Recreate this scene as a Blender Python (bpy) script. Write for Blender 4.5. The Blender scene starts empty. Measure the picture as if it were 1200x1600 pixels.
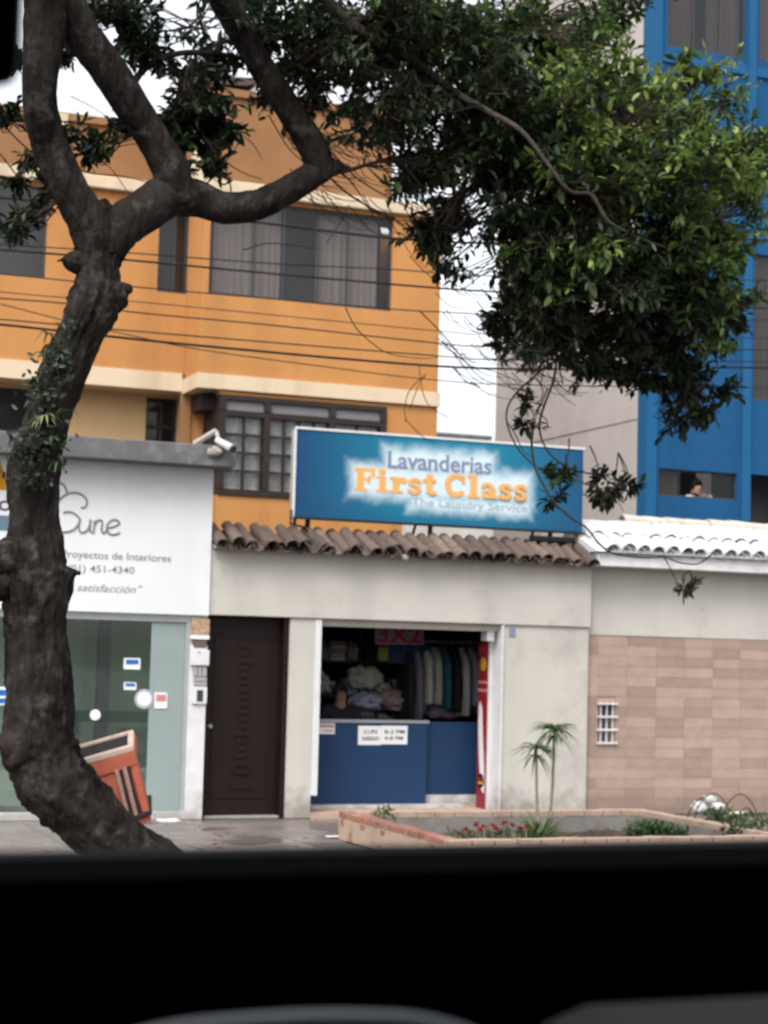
import bpy, bmesh, math, random
from mathutils import Vector, Matrix, noise
import numpy as np
random.seed(7)
RND = random.Random(11)
S = bpy.context.scene
COL = S.collection

# ------------------------------------------------------------------ camera
CAM = Vector((0.0, -20.0, 1.945))
R_ = Vector((0.93067401, -0.36492089, 0.02605047))
U_ = Vector((-0.0528622, -0.06367508, 0.99656965))
W_ = Vector((0.36201032, 0.92885856, 0.07855126))
FPX = 2800.0
cd = bpy.data.cameras.new('camera'); cam = bpy.data.objects.new('camera', cd); COL.objects.link(cam)
M3 = Matrix((R_, U_, -W_)).transposed()
cam.matrix_world = Matrix.Translation(CAM) @ M3.to_4x4()
cd.sensor_fit = 'HORIZONTAL'; cd.sensor_width = 36.0; cd.lens = 36.0 * FPX / 1200.0
cd.clip_start = 0.05; cd.clip_end = 400
cd.dof.use_dof = True; cd.dof.focus_distance = 5.0; cd.dof.aperture_fstop = 8.0
S.camera = cam

# ------------------------------------------------------------------ world, sun, exposure
SUN_EL, SUN_ROT = math.radians(54), math.radians(222)
w = bpy.data.worlds.new('World'); S.world = w; w.use_nodes = True
nt = w.node_tree; nt.nodes.clear()
sky = nt.nodes.new('ShaderNodeTexSky'); sky.sky_type = 'NISHITA'; sky.sun_disc = False
sky.sun_elevation = SUN_EL; sky.sun_rotation = SUN_ROT
sky.air_density = 1.0; sky.dust_density = 5.0; sky.ozone_density = 1.0
hs = nt.nodes.new('ShaderNodeHueSaturation'); hs.inputs['Saturation'].default_value = 0.22
bg = nt.nodes.new('ShaderNodeBackground'); bg.inputs['Strength'].default_value = 0.15
wo = nt.nodes.new('ShaderNodeOutputWorld')
nt.links.new(sky.outputs[0], hs.inputs['Color']); nt.links.new(hs.outputs[0], bg.inputs['Color'])
nt.links.new(bg.outputs[0], wo.inputs['Surface'])
sl = bpy.data.lights.new('sun', 'SUN'); sl.energy = 0.55; sl.angle = math.radians(25); sl.color = (1, .97, .93)
so = bpy.data.objects.new('sun', sl); COL.objects.link(so)
# direction of the sun matching the sky texture (rotation measured from +Y, clockwise from above)
sd = Vector((math.sin(SUN_ROT) * math.cos(SUN_EL), math.cos(SUN_ROT) * math.cos(SUN_EL), math.sin(SUN_EL)))
so.rotation_euler = sd.to_track_quat('Z', 'Y').to_euler(); so.location = (0, -8, 25)
vs = S.view_settings; vs.view_transform = 'Standard'; vs.look = 'None'; vs.gamma = 1.0; vs.exposure = 1.32
vs.use_curve_mapping = False
S.cycles.max_bounces = 6; S.cycles.transparent_max_bounces = 12
S.cycles.use_denoising = True

# ------------------------------------------------------------------ survey: a point seen at a pixel of the 1200x1600 photograph, at depth Y
def at(px, py, Y):
    d = W_ + R_ * ((px - 600) / FPX) - U_ * ((py - 800) / FPX)
    t = (Y - CAM.y) / d.y
    return CAM + d * t
def scale_at(P): return (Vector(P) - CAM).dot(W_) / FPX      # metres per pixel

# ------------------------------------------------------------------ materials
def nd(t, k, **kw):
    n = t.nodes.new('ShaderNode' + k)
    for a, b in kw.items(): setattr(n, a, b)
    return n
def mat(name, col, rough=.8, var=.12, scale=3.0, bump=0.0, bscale=40.0, spec=.18, metal=0.0, rand=0.0, streak=0.0, dirt=None, dirt_amt=0.0, dirt_scale=1.2, rough_var=0.0, stretch=None, transl=0.0, base=None):
    col = tuple(v * .87 for v in col)
    if dirt: dirt = tuple(v * .87 for v in dirt)
    if base: base = tuple(v * .87 for v in base)
    m = bpy.data.materials.new(name); m.use_nodes = True; t = m.node_tree; t.nodes.clear()
    out = nd(t, 'OutputMaterial'); b = nd(t, 'BsdfPrincipled'); t.links.new(b.outputs[0], out.inputs['Surface'])
    b.inputs['Roughness'].default_value = rough; b.inputs['Metallic'].default_value = metal
    b.inputs['Specular IOR Level'].default_value = spec
    geo = nd(t, 'NewGeometry'); pos = geo.outputs['Position']
    if stretch:
        mp = nd(t, 'Mapping'); mp.inputs['Scale'].default_value = stretch; t.links.new(pos, mp.inputs['Vector']); pos = mp.outputs[0]
    n1 = nd(t, 'TexNoise'); n1.inputs['Scale'].default_value = scale; n1.inputs['Detail'].default_value = 6; n1.inputs['Roughness'].default_value = .62
    t.links.new(pos, n1.inputs['Vector'])
    mr = nd(t, 'MapRange'); mr.inputs['From Min'].default_value = .3; mr.inputs['From Max'].default_value = .7
    mr.inputs['To Min'].default_value = 1 - var; mr.inputs['To Max'].default_value = 1 + var
    t.links.new(n1.outputs['Fac'], mr.inputs['Value'])
    fac = mr.outputs[0]
    if rand:
        oi = nd(t, 'ObjectInfo'); m2 = nd(t, 'MapRange'); m2.inputs['To Min'].default_value = 1 - rand; m2.inputs['To Max'].default_value = 1 + rand
        t.links.new(oi.outputs['Random'], m2.inputs['Value'])
        mm = nd(t, 'Math', operation='MULTIPLY'); t.links.new(fac, mm.inputs[0]); t.links.new(m2.outputs[0], mm.inputs[1]); fac = mm.outputs[0]
    if streak:
        mp2 = nd(t, 'Mapping'); mp2.inputs['Scale'].default_value = (1.9, 1.9, .16); t.links.new(geo.outputs['Position'], mp2.inputs['Vector'])
        n2 = nd(t, 'TexNoise'); n2.inputs['Scale'].default_value = 1.3; n2.inputs['Detail'].default_value = 5; t.links.new(mp2.outputs[0], n2.inputs['Vector'])
        m3 = nd(t, 'MapRange'); m3.inputs['From Min'].default_value = .45; m3.inputs['From Max'].default_value = .75
        m3.inputs['To Min'].default_value = 1; m3.inputs['To Max'].default_value = 1 - streak; t.links.new(n2.outputs['Fac'], m3.inputs['Value'])
        mm = nd(t, 'Math', operation='MULTIPLY'); t.links.new(fac, mm.inputs[0]); t.links.new(m3.outputs[0], mm.inputs[1]); fac = mm.outputs[0]
    vm = nd(t, 'VectorMath', operation='SCALE'); vm.inputs[0].default_value = col[:3]; t.links.new(fac, vm.inputs['Scale'])
    c = vm.outputs[0]
    if dirt:
        n3 = nd(t, 'TexNoise'); n3.inputs['Scale'].default_value = dirt_scale; n3.inputs['Detail'].default_value = 7; n3.inputs['Roughness'].default_value = .7
        t.links.new(geo.outputs['Position'], n3.inputs['Vector'])
        m4 = nd(t, 'MapRange'); m4.inputs['From Min'].default_value = .52; m4.inputs['From Max'].default_value = .72
        m4.inputs['To Max'].default_value = dirt_amt; t.links.new(n3.outputs['Fac'], m4.inputs['Value'])
        mx = nd(t, 'Mix', data_type='RGBA'); t.links.new(m4.outputs[0], mx.inputs['Factor']); t.links.new(c, mx.inputs['A']); mx.inputs['B'].default_value = (*dirt, 1)
        c = mx.outputs['Result']
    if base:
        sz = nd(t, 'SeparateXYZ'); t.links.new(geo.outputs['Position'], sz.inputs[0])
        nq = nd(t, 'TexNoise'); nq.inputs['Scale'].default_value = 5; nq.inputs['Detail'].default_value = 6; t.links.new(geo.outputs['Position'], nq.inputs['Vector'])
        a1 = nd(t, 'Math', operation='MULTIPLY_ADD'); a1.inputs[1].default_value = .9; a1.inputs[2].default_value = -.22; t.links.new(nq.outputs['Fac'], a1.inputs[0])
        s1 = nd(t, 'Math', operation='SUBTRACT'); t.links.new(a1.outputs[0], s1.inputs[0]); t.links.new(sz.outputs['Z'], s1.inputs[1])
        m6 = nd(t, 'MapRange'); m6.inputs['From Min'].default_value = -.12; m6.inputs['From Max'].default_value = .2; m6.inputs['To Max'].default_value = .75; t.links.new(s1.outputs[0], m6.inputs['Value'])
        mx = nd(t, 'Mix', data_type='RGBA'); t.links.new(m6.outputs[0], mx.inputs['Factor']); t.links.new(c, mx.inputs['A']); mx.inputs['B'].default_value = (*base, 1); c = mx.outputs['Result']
    t.links.new(c, b.inputs['Base Color'])
    if rough_var:
        m5 = nd(t, 'MapRange'); m5.inputs['From Min'].default_value = .4; m5.inputs['From Max'].default_value = .6
        m5.inputs['To Min'].default_value = max(.04, rough - rough_var); m5.inputs['To Max'].default_value = min(1, rough + rough_var)
        n4 = nd(t, 'TexNoise'); n4.inputs['Scale'].default_value = 1.1; n4.inputs['Detail'].default_value = 4; t.links.new(geo.outputs['Position'], n4.inputs['Vector'])
        t.links.new(n4.outputs['Fac'], m5.inputs['Value']); t.links.new(m5.outputs[0], b.inputs['Roughness'])
    if bump:
        nb = nd(t, 'TexNoise'); nb.inputs['Scale'].default_value = bscale; nb.inputs['Detail'].default_value = 5
        t.links.new(pos, nb.inputs['Vector'])
        bp = nd(t, 'Bump'); bp.inputs['Strength'].default_value = bump; bp.inputs['Distance'].default_value = .05 if 'bark' in name else .02
        t.links.new(nb.outputs['Fac'], bp.inputs['Height']); t.links.new(bp.outputs[0], b.inputs['Normal'])
    if transl:
        tr = nd(t, 'BsdfTranslucent'); t.links.new(c, tr.inputs['Color'])
        ms = nd(t, 'MixShader'); ms.inputs[0].default_value = transl
        t.links.new(b.outputs[0], ms.inputs[1]); t.links.new(tr.outputs[0], ms.inputs[2]); t.links.new(ms.outputs[0], out.inputs['Surface'])
    return m
def leaf_mat(name, dark, mid, light, young_lit):
    """per-leaf colour from the 'tone' attribute (leaf age, and in the tree crown painted daylight), waxy, a little light passing through"""
    m = bpy.data.materials.new(name); m.use_nodes = True; t = m.node_tree; t.nodes.clear()
    dark, mid, light, young_lit = [tuple(v * .9 for v in c_) for c_ in (dark, mid, light, young_lit)]
    out = nd(t, 'OutputMaterial'); b = nd(t, 'BsdfPrincipled'); b.inputs['Roughness'].default_value = .42; b.inputs['Specular IOR Level'].default_value = .35
    a = nd(t, 'Attribute'); a.attribute_name = 'tone'
    r = nd(t, 'ValToRGB'); e = r.color_ramp.elements
    e[0].position = 0; e[0].color = (*dark, 1); e[1].position = 1; e[1].color = (*young_lit, 1)
    x = e.new(.45); x.color = (*mid, 1); x = e.new(.8); x.color = (*light, 1)
    t.links.new(a.outputs['Fac'], r.inputs[0]); t.links.new(r.outputs[0], b.inputs['Base Color'])
    tr = nd(t, 'BsdfTranslucent'); t.links.new(r.outputs[0], tr.inputs['Color'])
    ms = nd(t, 'MixShader'); ms.inputs[0].default_value = .32
    t.links.new(b.outputs[0], ms.inputs[1]); t.links.new(tr.outputs[0], ms.inputs[2]); t.links.new(ms.outputs[0], out.inputs['Surface'])
    return m
def glass_mat(name, tint, refl=.12, fk=1.0):
    m = bpy.data.materials.new(name); m.use_nodes = True; t = m.node_tree; t.nodes.clear()
    out = nd(t, 'OutputMaterial'); tr = nd(t, 'BsdfTransparent'); tr.inputs['Color'].default_value = (*tint, 1)
    gl = nd(t, 'BsdfGlossy'); gl.inputs['Roughness'].default_value = .03; gl.inputs['Color'].default_value = (.9, .95, .97, 1)
    fr = nd(t, 'Fresnel'); fr.inputs['IOR'].default_value = 1.5
    mu = nd(t, 'Math', operation='MULTIPLY_ADD'); mu.inputs[1].default_value = fk; mu.inputs[2].default_value = refl
    ms = nd(t, 'MixShader'); t.links.new(fr.outputs[0], mu.inputs[0]); t.links.new(mu.outputs[0], ms.inputs[0])
    t.links.new(tr.outputs[0], ms.inputs[1]); t.links.new(gl.outputs[0], ms.inputs[2]); t.links.new(ms.outputs[0], out.inputs['Surface'])
    return m
def emit_sky(name, col, s):
    m = bpy.data.materials.new(name); m.use_nodes = True; t = m.node_tree; t.nodes.clear()
    return m

M = {}
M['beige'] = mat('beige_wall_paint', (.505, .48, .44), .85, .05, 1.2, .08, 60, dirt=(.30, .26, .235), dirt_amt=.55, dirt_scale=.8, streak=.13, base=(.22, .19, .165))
M['white_sign'] = mat('white_sign_panel', (.70, .71, .735), .45, .02, 1.0, streak=.05, dirt=(.5, .5, .5), dirt_amt=.2, dirt_scale=1.5)
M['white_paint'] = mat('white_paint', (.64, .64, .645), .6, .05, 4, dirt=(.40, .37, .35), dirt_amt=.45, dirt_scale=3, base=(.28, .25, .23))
M['white_roof'] = mat('white_roof_paint', (.58, .58, .585), .6, .10, 6, .15, 30, rand=.14, dirt=(.33, .33, .31), dirt_amt=.5, dirt_scale=4)
M['old_white'] = mat('weathered_cream_tile', (.46, .43, .38), .85, .14, 6, .2, 30, rand=.1)
M['concrete'] = mat('grey_coping_paint', (.13, .13, .135), .8, .18, 5, .2, 30, dirt=(.3, .3, .29), dirt_amt=.5, dirt_scale=2.5)
M['orange'] = mat('orange_wall_paint', (.455, .212, .07), .8, .08, .8, .05, 40, dirt=(.38, .17, .06), dirt_amt=.6, dirt_scale=.9, streak=.22)
M['orange_dark'] = mat('faded_terracotta_wall', (.27, .135, .06), .85, .12, 1.2, .08, 40, streak=.15, dirt=(.22, .12, .06), dirt_amt=.4)
M['cream'] = mat('cream_trim_paint', (.60, .48, .34), .8, .06, 2, streak=.22, dirt=(.4, .3, .2), dirt_amt=.4, dirt_scale=2)
M['tan'] = mat('tan_wall_paint', (.62, .42, .22), .8, .05, 1.5)
M['blue'] = mat('blue_wall_paint', (.008, .075, .185), .75, .10, 1, .05, 40, streak=.2, dirt=(.012, .06, .14), dirt_amt=.4)
M['blue_light'] = mat('blue_pilaster_paint', (.011, .09, .21), .75, .06, 1, .05, 40)
M['cement_side'] = mat('bare_cream_side_wall', (.45, .415, .395), .9, .07, .8, .12, 25, dirt=(.30, .25, .23), dirt_amt=.55, dirt_scale=.35, streak=.08)
M['wood_dark'] = mat('dark_brown_wood', (.0125, .0048, .0045), .45, .25, 9, .1, 40, spec=.22, stretch=(6, 6, .8))
M['wood_frame'] = mat('dark_window_wood', (.028, .02, .018), .55, .2, 9)
M['alu_dark'] = mat('dark_window_frame', (.04, .042, .045), .4, .1, 5, spec=.4)
M['alu'] = mat('aluminium_frame', (.42, .45, .45), .35, .06, 5, metal=.4)
M['curtain'] = mat('mauve_curtain', (.40, .335, .31), .9, .06, 4)
M['curtain_white'] = mat('net_curtain', (.74, .74, .72), .9, .06, 6)
M['curtain_brown'] = mat('brown_curtain', (.13, .09, .075), .9, .1, 4)
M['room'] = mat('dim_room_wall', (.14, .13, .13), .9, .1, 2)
M['room_green'] = mat('green_room_wall', (.66, .76, .56), .85, .12, 1.2)
M['room_grey'] = mat('grey_room_wall', (.42, .46, .43), .9, .12, 1.2)
M['glass_dark'] = glass_mat('window_glass', (.80, .80, .80), .0, .45)
M['glass_shop'] = glass_mat('shop_glass', (.90, .96, .92), .10)
M['frost'] = mat('frosted_film', (.39, .47, .465), .35, .04, 2, transl=.35)
M['roof_tile'] = mat('clay_roof_tile', (.125, .092, .078), .85, .25, 14, .3, 60, rand=.36, dirt=(.045, .045, .038), dirt_amt=.75, dirt_scale=5)
M['mortar'] = mat('grey_mortar', (.33, .31, .29), .95, .2, 10, .3, 40)
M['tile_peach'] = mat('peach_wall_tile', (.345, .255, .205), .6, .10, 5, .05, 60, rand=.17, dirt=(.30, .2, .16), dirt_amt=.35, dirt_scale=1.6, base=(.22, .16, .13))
M['grout'] = mat('pale_grout', (.42, .30, .23), .9, .05, 8)
M['counter'] = mat('blue_counter_laminate', (.013, .040, .102), .5, .05, 2, spec=.2)
M['steel'] = mat('brushed_edge_strip', (.36, .36, .37), .4, .08, 6, metal=.5)
M['red'] = mat('red_cooler_panel', (.27, .014, .02), .45, .08, 2, spec=.5)
M['yellow'] = mat('yellow_print', (.62, .40, .03), .5, .05, 3)
M['tint_thin'] = glass_mat('thin_tinted_film', (.62, .70, .67), .10)
M['black'] = mat('black_plastic', (.012, .012, .013), .45, .1, 5)
M['cab_black'] = mat('black_cabin_trim', (.010, .010, .012), .75, .12, 8, .1, 200, spec=.2)
M['cab_brown'] = mat('dark_brown_cabin_plastic', (.10, .085, .08), .75, .12, 10, spec=.25)
M['cab_silver'] = mat('silver_plastic', (.6, .62, .66), .3, .05, 5)
M['paper'] = mat('white_paper', (.78, .78, .78), .8, .04, 6)
M['ink'] = mat('dark_ink', (.05, .05, .055), .7, .05, 6)
M['ink_grey'] = mat('grey_lettering', (.20, .20, .205), .6, .05, 6)
M['ink_blue'] = mat('slate_lettering', (.19, .23, .33), .6, .05, 6)
M['ink_orange'] = mat('orange_lettering', (.72, .37, .11), .6, .1, 5)
M['ink_pale'] = mat('pale_grey_lettering', (.30, .38, .44), .6, .06, 8)
M['ink_red'] = mat('red_lettering', (.30, .03, .035), .6, .1, 6)
M['slate'] = mat('slate_blue_print', (.12, .18, .23), .6, .05, 3)
M['ochre'] = mat('ochre_print', (.50, .24, .02), .6, .05, 3)
M['sticker_blue'] = mat('blue_sticker', (.03, .13, .42), .5, .06, 3)
M['sticker_pink'] = mat('pink_sticker', (.55, .22, .22), .5, .06, 3)
M['poster'] = mat('worn_photo_poster', (.40, .27, .18), .6, .55, 28)
M['meter'] = mat('grey_meter_box', (.35, .34, .34), .55, .15, 20)
M['bark'] = mat('dark_bark', (.019, .0155, .014), .92, .75, 5, 1.0, 14, spec=.06, stretch=(1, 1, .3), dirt=(.085, .082, .074), dirt_amt=.7, dirt_scale=7)
M['twig'] = mat('twig_bark', (.055, .042, .034), .9, .25, 12)
M['vine'] = mat('bare_vine', (.07, .052, .043), .9, .2, 12)
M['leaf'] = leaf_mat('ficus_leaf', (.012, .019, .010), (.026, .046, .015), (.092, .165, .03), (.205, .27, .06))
M['bark_pale'] = mat('pale_branch_bark', (.06, .049, .041), .9, .3, 12, .4, 30, spec=.06)
M['leaf_plant'] = leaf_mat('garden_leaf', (.04, .075, .03), (.08, .13, .05), (.16, .22, .08), (.3, .33, .16))
M['stem_pale'] = mat('pale_cane_stem', (.30, .25, .20), .9, .2, 20)
M['flower'] = mat('red_petal', (.26, .035, .03), .6, .3, 20, transl=.2)
M['pave'] = mat('wet_pavement_slab', (.165, .138, .125), .36, .16, 3, .12, 60, spec=.5, rand=.08, dirt=(.13, .11, .10), dirt_amt=.6, dirt_scale=1.3, rough_var=.26)
M['pave_bed'] = mat('pavement_joint_mortar', (.12, .11, .10), .9, .2, 8)
M['asphalt'] = mat('asphalt', (.05, .05, .052), .8, .2, 6, .3, 90)
M['kerb'] = mat('kerb_concrete', (.30, .29, .27), .85, .15, 5, .2, 40)
M['marking'] = mat('road_paint', (.7, .7, .66), .7, .15, 12)
M['soil'] = mat('planter_soil', (.08, .06, .045), .95, .3, 10, .6, 30)
M['plaster'] = mat('peach_planter_plaster', (.43, .32, .25), .9, .1, 5, .25, 30, dirt=(.28, .14, .095), dirt_amt=.75, dirt_scale=4.5)
M['plaster_grey'] = mat('damp_grey_render', (.25, .235, .22), .9, .2, 4, .25, 30, dirt=(.15, .09, .075), dirt_amt=.8, dirt_scale=2.2, streak=.2)
M['brick'] = mat('worn_red_brick', (.30, .145, .105), .9, .3, 12, .3, 50, rand=.16, dirt=(.40, .29, .22), dirt_amt=.75, dirt_scale=6)
M['bag'] = mat('orange_bag_fabric', (.43, .112, .068), .65, .14, 9, .25, 30)
M['bag_dark'] = mat('dark_bag_webbing', (.025, .022, .022), .8, .15, 12)
M['bag_rim'] = mat('pale_bag_binding', (.50, .37, .31), .7, .15, 12)
M['bag_strap'] = mat('faded_bag_stripe', (.34, .20, .17), .7, .2, 30)
M['plastic_bag'] = mat('white_plastic_bag', (.75, .75, .75), .35, .08, 12, .3, 40, transl=.2)
M['wire'] = mat('dark_wire', (.035, .03, .028), .6, .1, 10)
M['cable'] = mat('black_cable', (.016, .015, .015), .6, .1, 10)
M['skin'] = mat('skin', (.30, .17, .11), .6, .06, 6)
M['hair'] = mat('black_hair', (.012, .01, .009), .5, .2, 20)
M['shirt_dark'] = mat('dark_shirt', (.02, .02, .03), .85, .1, 8)
M['shirt_white'] = mat('white_shirt', (.74, .74, .78), .8, .05, 8)
M['cl1'] = mat('grey_green_bundle', (.42, .45, .38), .8, .15, 6, .3, 20)
M['cl2'] = mat('pale_blue_bundle', (.27, .30, .38), .8, .15, 6, .3, 20)
M['cl3'] = mat('brown_bundle', (.30, .23, .21), .85, .2, 6, .3, 20)
M['cl4'] = mat('white_bundle', (.5, .5, .48), .7, .15, 6, .3, 20)
M['cl5'] = mat('teal_garment', (.03, .13, .18), .8, .2, 6)
M['cl6'] = mat('black_garment', (.025, .026, .03), .8, .2, 6)
M['cl7'] = mat('mauve_garment', (.20, .17, .22), .7, .2, 6)
M['bucket'] = mat('grey_plastic_bucket', (.38, .42, .45), .45, .05, 6)
M['far_grey'] = mat('far_grey_wall', (.17, .165, .175), .9, .1, 1)
M['hedge'] = mat('lamp_lens', (.5, .5, .48), .3, .1, 8)

# ------------------------------------------------------------------ object helpers
class MB:
    def __init__(s): s.bm = bmesh.new()
    def box(s, x0, x1, y0, y1, z0, z1, bev=0.0):
        v = [s.bm.verts.new((x, y, z)) for x in (x0, x1) for y in (y0, y1) for z in (z0, z1)]
        F = [(0, 1, 3, 2), (4, 6, 7, 5), (0, 4, 5, 1), (2, 3, 7, 6), (0, 2, 6, 4), (1, 5, 7, 3)]
        fs = [s.bm.faces.new([v[i] for i in f]) for f in F]
        if bev:
            es = list({e for f in fs for e in f.edges})
            bmesh.ops.bevel(s.bm, geom=es, offset=bev, segments=2, profile=.5, affect='EDGES')
        return s
    def quad(s, a, b, c, d):
        s.bm.faces.new([s.bm.verts.new(p) for p in (a, b, c, d)]); return s
    def poly(s, pts):
        s.bm.faces.new([s.bm.verts.new(p) for p in pts]); return s
    def prism(s, pts, dvec):
        d = Vector(dvec); n = len(pts)
        a = [s.bm.verts.new(Vector(p)) for p in pts]; b = [s.bm.verts.new(Vector(p) + d) for p in pts]
        s.bm.faces.new(a); s.bm.faces.new(b[::-1])
        for i in range(n): s.bm.faces.new((a[i], b[i], b[(i + 1) % n], a[(i + 1) % n]))
        return s
    def tube(s, pts, rad, n=8, cap=True, jitter=None):
        pts = [Vector(p) for p in pts]
        if not hasattr(rad, '__len__'): rad = [rad] * len(pts)
        rings = []; N = None
        for i, p in enumerate(pts):
            T = (pts[min(i + 1, len(pts) - 1)] - pts[max(i - 1, 0)])
            if T.length < 1e-9: T = Vector((0, 0, 1))
            T.normalize()
            if N is None:
                N = T.orthogonal().normalized()
            else:
                N = (N - T * N.dot(T));
                N = N.normalized() if N.length > 1e-6 else T.orthogonal().normalized()
            B = T.cross(N)
            ring = []
            for k in range(n):
                a = 2 * math.pi * k / n
                dr = N * math.cos(a) + B * math.sin(a)
                r = rad[i]
                if jitter: r *= jitter(p, dr, i, k)
                ring.append(s.bm.verts.new(p + dr * r))
            rings.append(ring)
        for a, b in zip(rings[:-1], rings[1:]):
            for k in range(n): s.bm.faces.new((a[k], a[(k + 1) % n], b[(k + 1) % n], b[k]))
        if cap and n > 2:
            s.bm.faces.new(rings[0][::-1]); s.bm.faces.new(rings[-1])
        return s
    def lathe(s, c, prof, n=16, axis='Z'):
        c = Vector(c); rings = []
        for r, h in prof:
            ring = []
            for k in range(n):
                a = 2 * math.pi * k / n
                if axis == 'Z': o = Vector((r * math.cos(a), r * math.sin(a), h))
                elif axis == 'Y': o = Vector((r * math.cos(a), h, r * math.sin(a)))
                else: o = Vector((h, r * math.cos(a), r * math.sin(a)))
                ring.append(s.bm.verts.new(c + o))
            rings.append(ring)
        for a, b in zip(rings[:-1], rings[1:]):
            for k in range(n): s.bm.faces.new((a[k], a[(k + 1) % n], b[(k + 1) % n], b[k]))
        s.bm.faces.new(rings[0][::-1]); s.bm.faces.new(rings[-1])
        return s
    def blob(s, c, rx, ry, rz, amp=.15, fr=2.0, sub=3, seed=0, flat=None):
        r = bmesh.ops.create_icosphere(s.bm, subdivisions=sub, radius=1.0)
        for v in r['verts']:
            d = v.co.normalized()
            k = 1 + amp * noise.noise(d * fr + Vector((seed * 3.1, seed, 0)))
            p = Vector((d.x * rx * k, d.y * ry * k, d.z * rz * k))
            if flat is not None and p.z < -flat: p.z = -flat + (p.z + flat) * .15
            v.co = Vector(c) + p
        return s
    def build(s, name, m, parent=None, smooth=False, loc=None, fixn=True):
        if fixn: bmesh.ops.recalc_face_normals(s.bm, faces=s.bm.faces)
        me = bpy.data.meshes.new(name)
        off = Vector((0, 0, 0))
        if parent is not None: off = world_loc(parent)
        if loc is not None: off = Vector(loc)
        if off.length: bmesh.ops.translate(s.bm, verts=s.bm.verts, vec=-off)
        s.bm.to_mesh(me); s.bm.free()
        me.materials.append(m)
        if smooth:
            for p in me.polygons: p.use_smooth = True
        o = bpy.data.objects.new(name, me); COL.objects.link(o)
        if parent is not None:
            o.parent = parent; o.location = off - world_loc(parent)
        else: o.location = off
        return o
def world_loc(o):
    v = Vector((0, 0, 0))
    while o is not None: v = v + Vector(o.location); o = o.parent
    return v
def tag(o, label=None, cat=None, group=None, kind=None):
    if label: o['label'] = label
    if cat: o['category'] = cat
    if group: o['group'] = group
    if kind: o['kind'] = kind
    return o
def thing(name, label, cat, loc, group=None):
    o = bpy.data.objects.new(name, None); COL.objects.link(o); o.location = loc; o.empty_display_size = .1
    return tag(o, label, cat, group)
def inst(me, name, parent, loc, rot=None, sc=None):
    o = bpy.data.objects.new(name, me); COL.objects.link(o)
    if parent is not None: o.parent = parent; o.location = Vector(loc) - world_loc(parent)
    else: o.location = loc
    if rot is not None: o.rotation_euler = rot
    if sc is not None: o.scale = sc
    return o
def bx(name, m, parent, *b, bev=0.0):
    return MB().box(*b, bev=bev).build(name, m, parent)
def holes_wall(x0, x1, z0, z1, y0, y1, holes):
    """a wall slab in the XZ plane with rectangular openings"""
    mb = MB(); bm = mb.bm
    xs = sorted({x0, x1, *[min(max(h[i], x0), x1) for h in holes for i in (0, 1)]})
    zs = sorted({z0, z1, *[min(max(h[i], z0), z1) for h in holes for i in (2, 3)]})
    def solid(i, j):
        if i < 0 or j < 0 or i >= len(xs) - 1 or j >= len(zs) - 1: return False
        cx, cz = (xs[i] + xs[i + 1]) / 2, (zs[j] + zs[j + 1]) / 2
        return not any(h[0] < cx < h[1] and h[2] < cz < h[3] for h in holes)
    V = {}
    def vv(i, j, k):
        if (i, j, k) not in V: V[(i, j, k)] = bm.verts.new((xs[i], (y0, y1)[k], zs[j]))
        return V[(i, j, k)]
    for i in range(len(xs) - 1):
        for j in range(len(zs) - 1):
            if not solid(i, j): continue
            bm.faces.new((vv(i, j, 0), vv(i + 1, j, 0), vv(i + 1, j + 1, 0), vv(i, j + 1, 0)))
            bm.faces.new((vv(i, j, 1), vv(i, j + 1, 1), vv(i + 1, j + 1, 1), vv(i + 1, j, 1)))
            for (di, dj, a, b) in ((-1, 0, (i, j), (i, j + 1)), (1, 0, (i + 1, j), (i + 1, j + 1)), (0, -1, (i, j), (i + 1, j)), (0, 1, (i, j + 1), (i + 1, j + 1))):
                if not solid(i + di, j + dj):
                    bm.faces.new((vv(*a, 0), vv(*b, 0), vv(*b, 1), vv(*a, 1)))
    return mb
def text_mesh(s, x0, x1, z0, z1, Y, m, parent, name='lettering', bold=0.0, shear=0.0, ext=.002):
    c = bpy.data.curves.new(name, 'FONT'); c.body = s; c.size = 1; c.shear = shear; c.offset = bold; c.extrude = .001
    c.resolution_u = 3
    o = bpy.data.objects.new(name, c); COL.objects.link(o)
    bpy.context.view_layer.update()
    me = bpy.data.meshes.new_from_object(o.evaluated_get(bpy.context.evaluated_depsgraph_get()))
    bpy.data.objects.remove(o); bpy.data.curves.remove(c)
    n = len(me.vertices); a = np.zeros(n * 3); me.vertices.foreach_get('co', a); a = a.reshape(-1, 3)
    mn, mx = a.min(0), a.max(0)
    b = np.empty_like(a)
    b[:, 0] = x0 + (a[:, 0] - mn[0]) / (mx[0] - mn[0]) * (x1 - x0)
    b[:, 2] = z0 + (a[:, 1] - mn[1]) / (mx[1] - mn[1]) * (z1 - z0)
    b[:, 1] = Y - (a[:, 2] - mn[2]) / max(1e-9, mx[2] - mn[2]) * ext
    off = np.array(world_loc(parent)); b -= off
    me.vertices.foreach_set('co', b.ravel()); me.update()
    me.materials.clear(); me.materials.append(m)
    r = bpy.data.objects.new(name, me); COL.objects.link(r); r.parent = parent
    return r
def ordn(i): return ['first', 'second', 'third', 'fourth', 'fifth', 'sixth', 'seventh', 'eighth', 'ninth', 'tenth', 'eleventh', 'twelfth', 'thirteenth', 'fourteenth', 'fifteenth', 'sixteenth'][i]

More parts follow.
